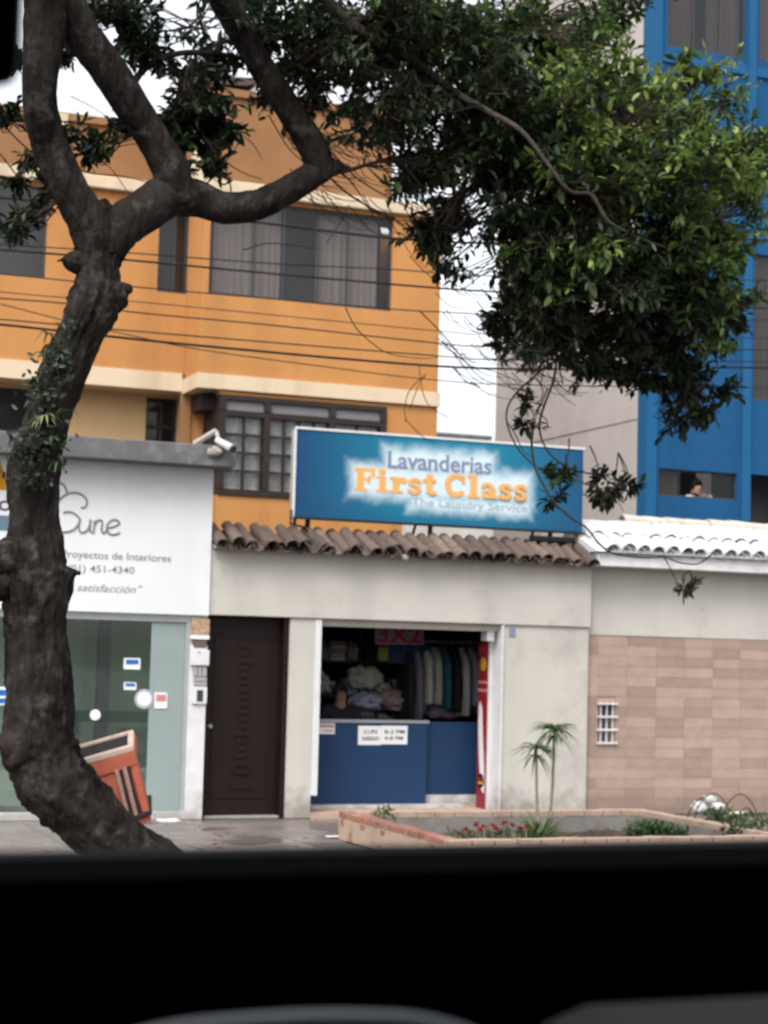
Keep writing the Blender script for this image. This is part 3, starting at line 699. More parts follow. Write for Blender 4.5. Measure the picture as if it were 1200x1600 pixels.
stroke_glyphs('First', R2[0], R2[0] + _w * 3.02 / 6.52, R2[2], R2[3], sgY, M['ink_orange'], bb)
stroke_glyphs('Class', R2[0] + _w * 3.32 / 6.52, R2[1], R2[2], R2[3], sgY, M['ink_orange'], bb)

# ================================================================== LEFT SHOP (interiors showroom)
sp_ = thing('interiors_shop', 'white fronted interiors shop with glazed window left of wooden door', 'shop', (3, 0, 0))
bx('sign_panel', M['white_sign'], sp_, -4, 5.655, -.03, .15, 2.325, 4.02)
bx('coping', M['concrete'], sp_, -4, 5.83, -.34, .5, 4.022, 4.262, bev=.012)
bx('lintel', M['alu'], sp_, -4, 5.45, .02, .10, 2.24, 2.323)
bx('upper_wall', M['room'], sp_, -4, 5.65, .152, .25, 2.3, 4.02)
bx('roof', M['concrete'], sp_, -4, 5.65, .502, 4.5, 3.85, 4.0)
post = bx('post', M['white_paint'], sp_, 5.452, 5.655, -.02, .30, 0, 1.98, bev=.004)
bx('upper_post', M['room_grey'], sp_, 5.452, 5.655, .02, .30, 1.982, 2.323)
bx('floor', M['room_grey'], sp_, -4, 5.45, .0, 3.2, -.02, .03)
bx('back_wall', M['room_green'], sp_, 3.4, 5.45, 1.55, 1.65, .03, 2.9)
bx('back_wall', M['room_grey'], sp_, -4, 3.4, 2.6, 2.7, .03, 2.9)
bx('end_wall', M['room_green'], sp_, 5.46, 5.62, .31, 2.7, .03, 2.9)
bx('ceiling', M['white_paint'], sp_, -4, 5.6, .26, 2.7, 2.7, 2.8)
bx('inner_column', M['room'], sp_, 4.62, 4.76, 1.0, 1.15, .032, 2.69)
bx('inner_panel', M['room_grey'], sp_, 4.1, 4.5, 1.3, 1.35, .032, 2.6)
bx('picture_frame', M['wood_frame'], sp_, 4.15, 4.45, 1.2, 1.29, .9, 1.15)
bx('cabinet', M['room_grey'], sp_, 5.0, 5.44, 1.1, 1.54, .032, .95)
bx('bottom_rail', M['white_paint'], sp_, -4, 5.45, -.01, .10, 0, .09, bev=.006)
for x0, x1 in ((-3.9, -1.0), (-.97, 1.9), (1.93, 3.9), (3.93, 5.00)):
    bx('pane', M['glass_shop'], sp_, x0, x1, .045, .053, .092, 2.238)
bx('frosted_pane', M['frost'], sp_, 5.005, 5.40, .044, .054, .092, 2.238)
bx('mullion', M['alu'], sp_, 3.90, 3.93, .02, .08, .092, 2.238); bx('mullion', M['alu'], sp_, 5.402, 5.45, .02, .08, .092, 2.238)
bx('tinted_band', M['tint_thin'], sp_, 3.94, 4.99, .040, .0435, 1.09, 1.22)  # thin see-through tinted strip across the pane
def stick(px0, py0, px1, py1, name, label, m1, m2=None, rnd=False):
    a = at(px0, py0, .03); b = at(px1, py1, .03); t = thing(name, label, 'sticker', ((a.x + b.x) / 2, .035, (a.z + b.z) / 2), 'stickers on the shop window')
    c = Vector(((a.x + b.x) / 2, .038, (a.z + b.z) / 2)); w_, h_ = (b.x - a.x), (a.z - b.z)
    if rnd: MB().lathe(c, [(.0005, 0), (w_ / 2, 0), (w_ / 2, -.004), (.0005, -.004)], 20, 'Y').build('backing', m1, t)
    else: bx('backing', m1, t, a.x, b.x, .034, .0385, b.z, a.z)
    if m2:
        if rnd: MB().lathe(c + Vector((0, -.0045, 0)), [(w_ * .18, 0), (w_ * .36, 0), (w_ * .36, -.003), (w_ * .18, -.003)], 18, 'Y').build('print', m2, t)
        else: bx('print', m2, t, a.x + w_ * .12, b.x - w_ * .12, .030, .0335, a.z - h_ * .55, a.z - h_ * .12)
stick(194, 1028, 219, 1046, 'window_sticker', 'blue and white card sticker, topmost on the shop window', M['paper'], M['sticker_blue'])
stick(194, 1066, 213, 1078, 'window_sticker', 'small blue and white sticker above the round one', M['paper'], M['sticker_blue'])
stick(211, 1078, 240, 1106, 'window_sticker', 'round silver white sticker on the shop window', M['bucket'], M['paper'], True)
stick(242, 1082, 261, 1107, 'window_sticker', 'pink and white square sticker beside the round one', M['paper'], M['sticker_pink'])
stick(141, 1110, 157, 1124, 'window_sticker', 'small plain pale round sticker near the orange bag', M['paper'], None, True)
# the sticker left of the trunk
a = at(-16, 1073, .03); b = at(29, 1102, .03)
t = thing('window_sticker', 'large blue and white striped sticker left of the trunk', 'sticker', a, 'stickers on the shop window')
bx('backing', M['paper'], t, a.x, b.x, .034, .0385, b.z, a.z)
bx('stripe', M['sticker_blue'], t, a.x + .05, b.x - .03, .030, .0335, a.z - .095, a.z - .03); bx('stripe', M['sticker_blue'], t, a.x + .05, b.x - .03, .030, .0335, b.z + .02, b.z + .075)
# sign lettering
Yt = -.033
def strokes(lst, rad, m, parent, name):
    mb = MB()
    for pl in lst:
        pts = [at(80 + x / 5.714, 740 + y / 5.714, Yt) for x, y in pl]
        pts = catmull(pts, 6); mb.tube(pts, rad, 5)
    return mb.build(name, m, parent)
def catmull(P, k):
    P = [Vector(p) for p in P]
    out = []
    for i in range(len(P) - 1):
        p0, p1, p2, p3 = P[max(i - 1, 0)], P[i], P[i + 1], P[min(i + 2, len(P) - 1)]
        for j in range(k):
            t = j / k
            out.append(.5 * ((2 * p1) + (p2 - p0) * t + (2 * p0 - 5 * p1 + 4 * p2 - p3) * t * t + (3 * p1 - p0 - 3 * p2 + p3) * t ** 3))
    out.append(P[-1]); return out
strokes([[(-60, 230), (-20, 120), (40, 85), (95, 90), (128, 130), (140, 168)], [(30, 290), (85, 222), (150, 180), (222, 172), (282, 195), (318, 242), (305, 298), (265, 305)],
         [(250, 398), (205, 355), (145, 341), (105, 350)], [(60, 400), (38, 450), (52, 500), (110, 522), (190, 505), (240, 455), (258, 400), (246, 480), (266, 525), (310, 515), (340, 470), (352, 408), (346, 500), (368, 530)],
         [(388, 418), (380, 528)], [(384, 460), (420, 416), (455, 430), (448, 500), (468, 532), (490, 510)], [(485, 490), (560, 472), (608, 442), (580, 414), (530, 422), (496, 470), (512, 530), (560, 546), (612, 525)]], .012, M['ink_grey'], sp_, 'script_lettering')
def line_text(s, px0, py0, px1, py1, hpx, m, bold=.0, shear=0.0):
    a = at(px0, py0, Yt); b = at(px1, py1, Yt); z = (a.z + b.z) / 2; hh = hpx * scale_at(a)
    return text_mesh(s, a.x, b.x, z - hh * .25, z + hh * .8, Yt + .002, m, sp_, bold=bold, shear=shear)
line_text('y Proyectos de Interiores', 82, 872, 267, 877, 15, M['ink_grey'], .006)
line_text('Telf. (01) 451-4340', 66, 892, 210, 896, 14, M['ink_grey'], .006)
line_text('"Total satisfacción"', 66, 920, 222, 923, 12, M['ink_grey'], .0, .25)
a = at(-18, 738, Yt); 
mb = MB(); mb.prism([at(-30, 765, Yt + .002), at(17, 766, Yt + .002), at(0, 722, Yt + .002)], (0, -.003, 0)); mb.build('triangle_logo', M['ochre'], sp_)
text_mesh('Euro', at(-60, 790, Yt).x, at(18, 790, Yt).x, at(0, 798, Yt).z, at(0, 774, Yt).z, Yt + .002, M['ink'], sp_, bold=.01)
p = at(-80, 801, Yt); q = at(14, 829, Yt); bx('print_band', M['slate'], sp_, p.x, q.x, Yt - .003, Yt + .0025, q.z, p.z)
# meters and posters on the white post
up = thing('meter_board', 'column of meter boxes and a poster on the white post', 'meter', (5.55, -.03, 2))
def pbox(px0, py0, px1, py1, y0, y1, name, m, par=None, bev=0.0):
    a = at(px0, py0, y0); b = at(px1, py1, y0); return bx(name, m, par or up, a.x, b.x, y0, y1, b.z, a.z, bev=bev)
pbox(300, 967, 327, 992, -.03, .018, 'poster', M['poster']); pbox(299, 992, 327, 999, -.035, .018, 'poster_edge', M['paper'])
pbox(303, 1001, 323, 1012, -.03, .018, 'brown_plate', M['curtain_brown'])
wb = pbox(299, 1015, 327, 1040, -.07, -.022, 'white_box', M['white_paint'], bev=.006)
pbox(310, 1018, 313, 1020, -.075, -.0705, 'lock', M['ink'], wb)
for k in range(3): pbox(303 + 7 * k, 1042, 308 + 7 * k, 1056, -.05, -.022, 'meter_slot', M['meter'])
for k in range(2): pbox(303, 1059 + 7 * k, 323, 1064 + 7 * k, -.045, -.022, 'meter_bar', M['meter'])
iv = pbox(301, 1073, 323, 1100, -.05, -.022, 'intercom', M['white_paint'], bev=.004)
pbox(308, 1078, 317, 1096, -.055, -.0505, 'speaker_grille', M['ink'], iv)
# security lamp at the end of the coping
fl = thing('security_camera', 'white security camera with slanted bracket on end of grey coping', 'camera', at(345, 690, -.2))
mb = MB(); c = at(352, 694, -.4); mb.tube([c + Vector((-.06, .12, .05)), c + Vector((.05, -.12, -.06))], [.04, .048], 10); mb.build('housing', M['hedge'], fl, smooth=False)
mb = MB(); mb.tube([c + Vector((.05, -.12, -.06)), c + Vector((.06, -.14, -.072))], [.05, .045], 10); mb.build('lens', M['ink'], fl)
mb = MB(); mb.tube([at(303, 694, -.15), at(338, 673, -.2)], .035, 6); mb.tube([at(338, 674, -.2), c + Vector((-.05, .1, .05))], .025, 6); mb.build('bracket', M['mortar'], fl)
mb = MB(); mb.blob(at(335, 706, -.36), .09, .05, .06, .35, 3, 2, 3); mb.build('mount', M['mortar'], fl)

# ================================================================== TILED GARDEN WALL with white roof tiles
gw = thing('tiled_garden_wall', 'peach tiled street wall under white painted roof tiles', 'wall', (12, .1, 0))
vx0, vx1, vz0, vz1 = 10.80, 11.03, .88, 1.40
holes_wall(10.622, 20, 0, 2.245, .112, .3, [(vx0, vx1, vz0, vz1)]).build('backing', M['grout'], gw)
bx('upper_wall', M['beige'], gw, 10.622, 20, .09, .3, 2.247, 3.10)
TW, TH = .418, .128
tm = {}
def wall_tile(x0, x1, z0, z1):
    k = (round(x1 - x0, 3), round(z1 - z0, 3))
    if k not in tm:
        o = MB().box(0, x1 - x0, 0, .012, 0, z1 - z0).build('wall_tile', M['tile_peach']); tm[k] = o.data; bpy.data.objects.remove(o)
    inst(tm[k], 'wall_tile', gw, (x0, .098 + RND.uniform(-.0015, .0015), z0), (RND.uniform(-.004, .004), 0, RND.uniform(-.003, .003)))
cols = [(10.626, 10.778)] + [(10.781 + TW * k, 10.781 + TW * (k + 1) - .003) for k in range(14)]
for ci, (a, b) in enumerate(cols):
    z = 2.243; first = TH * (.35 + .65 * ((ci * 37) % 10) / 10)
    zz = [2.243, 2.243 - TH]
    while zz[-1] - TH > 0: zz.append(zz[-1] - TH)
    zz.append(0.0)
    for z1, z0 in zip(zz[:-1], zz[1:]):
        if b - a < .2 or not (a < vx1 and b > vx0 and z0 < vz1 and z1 > vz0):
            wall_tile(a, b, z0 + .0025, z1)
        else:
            if vx0 - a > .03: wall_tile(a, vx0 - .003, z0 + .0025, z1)
            if b - vx1 > .03: wall_tile(vx1 + .003, b, z0 + .0025, z1)
# vent grille
vg = thing('window_grille', 'small barred vent window low in the peach tiled wall', 'grille', (10.9, .1, .9))
bx('recess', M['room'], vg, vx0, vx1, .24, .26, vz0, vz1)
for k in range(4):
    z = vz0 + .015 + (vz1 - vz0 - .03) * k / 3; bx('bar', M['white_paint'], vg, vx0 - .03, vx1 + .03, .065, .093, z - .012, z + .012)
for k in range(3):
    x = vx0 + .03 + (vx1 - vx0 - .06) * k / 2; bx('upright_bar', M['white_paint'], vg, x - .008, x + .008, .096, .11, vz0 - .005, vz1 + .005)
# white eave board, roof tiles and ridge
ea = MB(); ea.box(10.60, 20, -.20, .5, 3.102, 3.27, bev=.01); ea.build('eave_board', M['white_roof'], gw)
ea = MB(); ea.prism([(10.56, -.26, 3.28), (10.56, .9, 3.275), (10.56, .62, 3.62)], (9.4, 0, 0)); ea.build('roof_bed', M['white_roof'], gw)
t2 = barrel(.46, .10, .085).build('roof_tile', M['white_roof']); t2m = t2.data; bpy.data.objects.remove(t2)
t3 = barrel(.46, .085, .10, up=False).build('roof_tile', M['white_roof']); t3m = t3.data; bpy.data.objects.remove(t3)
pit = math.atan2(.34, .86)
for k in range(30):
    x = 10.78 + .212 * k
    for rr in range(2):
        y = .60 - rr * .42; z = 3.63 - rr * .42 * math.tan(pit) + (.012 if rr == 0 else 0)
        inst(t2m, 'roof_tile', gw, (x + RND.uniform(-.01, .01), y, z), (pit + RND.uniform(-.03, .03), RND.uniform(-.05, .05), RND.uniform(-.04, .04)))
        inst(t3m, 'roof_tile', gw, (x + .106, y, z + .02), (pit, 0, 0))
rt = barrel(.42, .095, .08).build('ridge_tile', M['white_roof']); rtm = rt.data; bpy.data.objects.remove(rt)
for k in range(20):
    inst(rtm, 'ridge_tile', gw, (10.62 + .32 * k, .62, 3.65 + RND.uniform(-.008, .008)), (RND.uniform(-.03, .03), 0, math.pi / 2 + RND.uniform(-.03, .03) + math.pi))
# second, older wall behind with cream ridge tiles
ow = thing('old_wall', 'cream ridge tiled wall behind the white roof tiles', 'wall', (13, 1.5, 0))
bx('wall_body', M['old_white'], ow, 10.7, 20, 1.40, 1.6, 0, 3.80)
rt = barrel(.46, .115, .10).build('ridge_tile', M['old_white']); rt2 = rt.data; bpy.data.objects.remove(rt)
for k in range(22):
    inst(rt2, 'ridge_tile', ow, (12.3 + .34 * k, 1.5, 3.80 + RND.uniform(-.01, .01)), (RND.uniform(-.03, .03), 0, -math.pi / 2 + RND.uniform(-.03, .03)))
    inst(rt2, 'ridge_tile', ow, (12.1 + .34 * k, 1.30, 3.70 + RND.uniform(-.01, .01)), (RND.uniform(-.03, .03), 0, -math.pi / 2 + RND.uniform(-.03, .03)))

# ================================================================== ORANGE HOUSE
oh = thing('orange_house', 'three storey orange house with wide curtained windows above the shops', 'house', (6, 4, 0))
BY, LY = 4.0, 4.8
bx('ground_floor', M['orange'], oh, -6, 10.15, 5.8, 14, 0, 8.5)
bx('side_return', M['orange'], oh, 10.0, 10.15, 4.21, 5.79, 0, 8.33)
# lower storey of the bay
holes_wall(6.84, 10.15, 0, 5.558, BY, BY + .2, [(6.84, 9.35, 4.085, 5.50)]).build('bay_wall', M['orange'], oh)
bx('bay_side', M['orange'], oh, 6.64, 6.838, BY + .78, 5.5, 0, 5.55)
# upper storey of the bay
UW = (6.63, 9.39, 6.905, 8.29)
holes_wall(6.54, 10.15, 5.772, 8.34, BY, BY + .15, [UW]).build('bay_wall', M['orange'], oh)
bx('bay_side', M['orange'], oh, 6.54, 6.66, BY + .152, LY + .1, 5.772, 8.34)
bx('soffit', M['orange'], oh, 6.56, 10.14, BY + .152, LY + .12, 5.60, 5.768)
bx('band', M['cream'], oh, 6.50, 10.17, BY - .05, LY + .14, 5.562, 5.770)
bx('band', M['cream'], oh, -6, 6.498, LY - .05, LY + .14, 5.60, 5.86)
bx('cornice', M['cream'], oh, 6.46, 10.20, BY - .10, BY + .2, 8.342, 8.52, bev=.015)
bx('cornice', M['cream'], oh, -6, 6.458, LY - .10, LY + .2, 8.40, 8.58, bev=.015)
bx('terrace', M['concrete'], oh, 6.46, 10.15, BY + .202, 5.0, 8.38, 8.50)
# recessed left part
LW1 = (2.6, 4.49, 7.04, 8.34); LW2 = (6.09, 6.538, 7.02, 8.30); LW3 = (2.4, 4.45, 4.5, 5.55); LW4 = (6.13, 6.60, 4.3, 5.57)
holes_wall(-6, 6.538, 5.862, 8.398, LY, LY + .15, [LW1, LW2]).build('recessed_wall', M['orange'], oh)
LR = 5.35
bx('soffit', M['tan'], oh, -6, 6.639, LY + .141, LR + .2, 5.602, 5.65)
holes_wall(-6, 6.639, 0, 5.60, LR, LR + .15, [LW3, LW4]).build('recessed_lower_wall', M['tan'], oh)
bx('corner_post', M['orange_dark'], oh, 6.482, 6.636, LY - .06, LY - .002, 0, 5.55)
# top storey
bx('top_wall', M['orange_dark'], oh, -6, 6.44, 5.3, 13, 8.5, 9.55)
bx('top_wall', M['orange_dark'], oh, 6.442, 9.62, 4.7, 13, 8.5, 10.05)
MB().prism([at(238, 190, 4.62), at(312, 116, 4.62), at(400, 122, 4.62), at(400, 134, 4.62), at(316, 130, 4.62), at(252, 192, 4.62)], (0, 4, 0)).build('gable_roof', M['roof_tile'], oh)
bx('cream_pier', M['cream'], oh, 4.62, 4.80, 5.22, 5.298, 8.52, 9.56); bx('cream_pier', M['cream'], oh, 6.50, 6.75, 4.62, 4.698, 8.52, 9.35)
bx('roof_edge', M['orange_dark'], oh, -6, 6.44, 5.24, 5.298, 9.47, 9.58); bx('roof_edge', M['orange_dark'], oh, 6.40, 9.66, 4.64, 4.698, 9.97, 10.08)
def curtain(x0, x1, z0, z1, y, m, par):
    mb = MB(); bm = mb.bm; n = max(8, int((x1 - x0) / .025)); a = []; b = []
    for i in range(n + 1):
        x = x0 + (x1 - x0) * i / n; yy = y + .018 * math.sin(x * 55 + math.sin(x * 9) * 2)
        a.append(bm.verts.new((x, yy, z0))); b.append(bm.verts.new((x, yy, z1)))
    for i in range(n): bm.faces.new((a[i], a[i + 1], b[i + 1], b[i]))
    mb.build('curtain', m, par, smooth=True, fixn=False)
def window(par, W, yf, mull=(), cur=(), frame=.035, fm='alu_dark', name='window', depth=.55, room='room'):
    x0, x1, z0, z1 = W
    f = MB()
    f.box(x0, x1, yf, yf + .05, z0, z0 + frame); f.box(x0, x1, yf, yf + .05, z1 - frame, z1)
    f.box(x0, x0 + frame, yf, yf + .05, z0 + frame, z1 - frame); f.box(x1 - frame, x1, yf, yf + .05, z0 + frame, z1 - frame)
    for x in mull: f.box(x - .015, x + .015, yf + .005, yf + .045, z0 + frame, z1 - frame)
    fo = f.build(name, M[fm], par)
    xs = [x0 + frame, *mull, x1 - frame]
    for a, b in zip(xs[:-1], xs[1:]):
        bx('pane', M['glass_dark'], fo, a + (.016 if a in mull else .001), b - (.016 if b in mull else .001), yf + .02, yf + .026, z0 + frame + .001, z1 - frame - .001)
    for (a, b, m) in cur: curtain(a, b, z0 + .02, z1 - .01, yf + .14, M[m], fo)
    # lit-through room behind: floor, back and sides
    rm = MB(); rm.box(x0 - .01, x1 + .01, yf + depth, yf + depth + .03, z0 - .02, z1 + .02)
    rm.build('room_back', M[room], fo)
    return fo
X = lambda px, py=400: at(px, py, BY).x
window(oh, UW, BY + .06, mull=(X(400), X(445), X(500), X(546)), cur=((X(338), X(444), 'curtain'), (X(501), X(597), 'curtain')), depth=.5)
window(oh, LW2, LY + .05, mull=(6.34,), cur=((6.36, 6.53, 'curtain_brown'),), depth=.10 + .2)
window(oh, LW1, LY + .05, mull=(3.5,), depth=.3)
window(oh, LW3, LR + .05, mull=(3.4, 4.0), depth=.3)
wv = window(oh, LW4, LR + .05, mull=(6.37,), depth=.3)
bx('transom', M['wood_frame'], wv, 6.14, 6.59, LR + .03, LR + .11, 5.12, 5.17)
# wooden lattice bay window
lw = MB(); lx0, lx1, lz0, lz1 = 6.845, 9.345, 4.09, 5.495
yF = BY - .03
lat = thing('lattice', None, None, (0, 0, 0)); bpy.data.objects.remove(lat)
f = MB()
f.box(lx0, lx1, yF, yF + .12, lz0, lz0 + .09); f.box(lx0, lx1, yF, yF + .12, lz1 - .07, lz1); f.box(lx0, lx1, yF, yF + .12, 5.20, 5.28)
posts = [lx0, X(408, 700), X(517, 700), lx1 - .1]
pz = [lx0, 7.50, 8.47, lx1 - .09]
for x in pz: f.box(x, x + .09, yF - .01, yF + .13, lz0 + .092, 5.198); f.box(x, x + .09, yF - .01, yF + .13, 5.282, lz1 - .072)
lwo = f.build('lattice_window', M['wood_frame'], oh)
bx('side_panel', M['wood_frame'], lwo, lx0, lx0 + .05, yF + .135, LY - .06, lz0, lz1)
bx('head', M['wood_frame'], lwo, lx0 - .2, lx0 - .003, yF + .3, LY - .07, 5.3, 5.5)
for a, b in zip(pz[:-1], pz[1:]):
    xa, xb = a + .09, b; nx = 2 if xb - xa < .7 else 4; nz = 4
    if a == pz[0]: nx = 2
    za, zb = lz0 + .09, 5.20
    bars = MB()
    for i in range(1, nx):
        x = xa + (xb - xa) * i / nx; bars.box(x - .018, x + .018, yF + .03, yF + .08, za, zb)
    for j in range(1, nz):
        z = za + (zb - za) * j / nz; bars.box(xa, xb, yF + .025, yF + .075, z - .018, z + .018)
    bars.build('glazing_bars', M['wood_frame'], lwo)
    for i in range(nx):
        for j in range(nz):
            bx('pane', M['glass_dark'], lwo, xa + (xb - xa) * i / nx + .02, xa + (xb - xa) * (i + 1) / nx - .02, yF + .05, yF + .055, za + (zb - za) * j / nz + .02, za + (zb - za) * (j + 1) / nz - .02)
    bx('transom_panel', M['far_grey'], lwo, xa + .002, xb - .002, yF + .04, yF + .07, 5.283, lz1 - .073)
    curtain(xa + .01, xb - .01, za, zb, yF + .115, M['curtain_white'], lwo)
bx('room_back', M['room'], lwo, lx0 + .06, lx1, yF + .6, yF + .63, lz0, lz1)

# ================================================================== BLUE APARTMENT BLOCK with bare side wall
ab = thing('blue_apartment_block', 'tall bright blue apartment block with bare cream side wall', 'building', (15, 4.5, 0))
CX = 13.93; FY = 4.5
holes = [(14.2, 15.63, 4.53, 4.96), (15.89, 17.2, 3.3, 4.97), (14.6, 15.65, 8.23, 8.475), (14.9, 15.67, 7.3, 8.02), (15.92, 17.3, 6.18, 8.57), (14.25, 15.71, 11.78, 13.2), (15.965, 17.3, 11.80, 13.2)]
holes_wall(14.12, 20, 0, 17, FY + .07, FY + .3, holes).build('front_wall', M['blue'], ab)
bx('pilaster', M['blue_light'], ab, CX + .003, 14.118, FY, FY + .3, 0, 17)
bx('column', M['blue_light'], ab, 15.74, 15.88, FY + .0, FY + .068, 8.7, 17)
bx('column', M['blue_light'], ab, 15.70, 15.86, FY + .035, FY + .068, 3, 8.7)
for z in (9.0, 11.5, 14.2): bx('floor_band', M['blue_light'], ab, 14.121, 20, FY + .03, FY + .068, z, z + .16)
bx('side_wall', M['cement_side'], ab, CX, CX + .2, FY + .302, 10.15, 0, 17)
bx('rear_wall', M['cement_side'], ab, CX + .2, 20, 10.0, 10.15, 0, 17)
bx('roof', M['concrete'], ab, CX + .2, 20, FY + .31, 10.0, 16.8, 17)
for z in (5.75, 8.45, 11.2):  bx('slab_edge', M['cement_side'], ab, CX - .012, CX - .001, FY + .31, 10.14, z, z + .22)
for hh, mu in zip(holes, [(14.66, 15.15), (16.5,), (15.2,), (15.3,), (16.6,), (14.75, 15.25), (16.6,)]):
    cu = ()
    if hh[3] - hh[2] > 1.2 and hh[2] > 6: cu = ((hh[0] + .05, hh[0] + (hh[1] - hh[0]) * .36, 'curtain_brown'), (hh[0] + (hh[1] - hh[0]) * .55, hh[1] - .03, 'curtain_brown'))
    if hh[2] < 4.6: continue
    window(ab, hh, FY + .12, mull=mu, cur=cu, depth=1.0)
# lower window stands open: frame, two sliding panes and the dark room
hh = holes[0]
f = MB(); f.box(hh[0], hh[1], FY + .12, FY + .16, hh[2], hh[2] + .025); f.box(hh[0], hh[1], FY + .12, FY + .16, hh[3] - .025, hh[3])
f.box(hh[0], hh[0] + .025, FY + .12, FY + .16, hh[2] + .026, hh[3] - .026); f.box(hh[1] - .025, hh[1], FY + .12, FY + .16, hh[2] + .026, hh[3] - .026)
wl = f.build('open_window', M['alu_dark'], ab)
bx('pane', M['glass_dark'], wl, 14.23, 14.62, FY + .13, FY + .136, hh[2] + .026, hh[3] - .026); bx('pane', M['glass_dark'], wl, 15.12, 15.60, FY + .14, FY + .146, hh[2] + .026, hh[3] - .026)
bx('room_back', M['room'], wl, 14.1, 15.8, FY + 1.6, FY + 1.65, 4.2, 5.2); curtain(14.24, 14.63, hh[2], hh[3], FY + .24, M['curtain_brown'], wl)
bx('room_back', M['room'], ab, 15.88, 17.3, FY + 1.2, FY + 1.25, 3.2, 5.1)
PJ2 = [(0, 0, 0), (.02, -.05, .22), (.05, -.12, .36), (-.02, -.16, .45), (-.06, -.19, .51), (-.08, -.21, .60), (.22, -.10, .40), (.30, -.22, .16), (.14, -.34, .06), (-.16, -.10, .38), (-.2, -.22, .14), (-.05, -.33, .05), (.1, .05, -.4), (-.1, .05, -.4), (.1, .1, -.8), (-.1, .1, -.8)]
person('person', 'person in white shirt leaning out of low blue building window', at(1084, 781, FY + .42) + Vector((0, 0, -.38)), PJ2, PE, PR, M['shirt_white'], ([0, 1, 2, 6, 7, 9, 10], .022), (-.07, -.20, .57))
# far grey roof seen in the gap
fh = thing('far_house', 'distant grey rooftop in the gap above the billboard', 'house', (16.5, 24, 0))
p = at(660, 677, 24); q = at(764, 684, 24)
bx('wall', M['far_grey'], fh, p.x - 2, q.x, 24, 30, 0, p.z - .05); bx('roof', M['concrete'], fh, p.x - 2.1, q.x + .05, 23.9, 30.1, p.z - .05, p.z + .05)
bx('window', M['room'], fh, p.x + .3, p.x + .9, 23.96, 23.998, p.z - 2, p.z - 1)

# ================================================================== PLANTER
pl = thing('brick_planter', 'low brick planter with peeling peach plaster on the pavement', 'planter', (8.3, -3.7, 0))
PX0, PX1, PY0, PY1, PH = 6.50, 10.12, -5.15, -2.25, .235
bx('left_wall', M['plaster'], pl, PX0, PX0 + .15, PY0, PY1, 0, PH, bev=.008)
bx('right_wall', M['plaster_grey'], pl, PX1 - .15, PX1, PY0, PY1, 0, PH)
bx('back_wall', M['plaster_grey'], pl, PX0 + .151, PX1 - .151, PY1 - .15, PY1, 0, PH)
bx('front_wall', M['plaster'], pl, PX0 + .151, PX1 - .151, PY0, PY0 + .15, 0, PH)
def soil():
    mb = MB(); bm = mb.bm; n = 24; V = []
    for i in range(n + 1):
        r_ = []
        for j in range(n + 1):
            x = PX0 + .152 + (PX1 - PX0 - .304) * i / n; y = PY0 + .152 + (PY1 - PY0 - .304) * j / n
            r_.append(bm.verts.new((x, y, .07 + .05 * noise.noise(Vector((x * 1.7, y * 1.7, 0))))))
        V.append(r_)
    for i in range(n):
        for j in range(n): bm.faces.new((V[i][j], V[i + 1][j], V[i + 1][j + 1], V[i][j + 1]))
    return mb.build('soil', M['soil'], pl, smooth=True)
soil()
bk_ = MB(); bk_.box(-.1065, .1065, -.078, .078, -.01, .05, bev=.005); b0 = bk_.build('brick', M['brick']); bme = b0.data; bpy.data.objects.remove(b0)
bme2 = bme.copy(); bme2.materials.clear(); bme2.materials.append(M['plaster'])
def rim(xa, ya, xb, yb, bme=bme2):
    L = math.hypot(xb - xa, yb - ya); n = int(L / .215); ang = math.atan2(yb - ya, xb - xa)
    for k in range(n):
        f_ = (k + .5) / n
        inst(bme, 'brick', pl, (xa + (xb - xa) * f_ + RND.uniform(-.004, .004), ya + (yb - ya) * f_ + RND.uniform(-.004, .004), PH + .001 + RND.uniform(0, .006)), (RND.uniform(-.02, .02), RND.uniform(-.02, .02), ang + RND.uniform(-.02, .02)))
rim(PX0 + .075, PY0 + .15, PX0 + .075, PY1, bme); rim(PX1 - .075, PY0 + .15, PX1 - .075, PY1); rim(PX0 + .15, PY1 - .075, PX1 - .15, PY1 - .075); rim(PX0, PY0 + .075, PX1, PY0 + .075)
# bricks showing where the plaster of the left wall has fallen off
for (y, z, a, b_) in ((-2.36, .15, .5, 1.5), (-2.95, .165, .7, 1.1), (-2.62, .02, .35, 1.9), (-3.5, .17, .6, 1.0), (-3.42, .01, .5, 1.1)):
    inst(bme, 'brick', pl, (PX0 + .0722, y, z), (0, 0, math.pi / 2), (a, .93, b_))

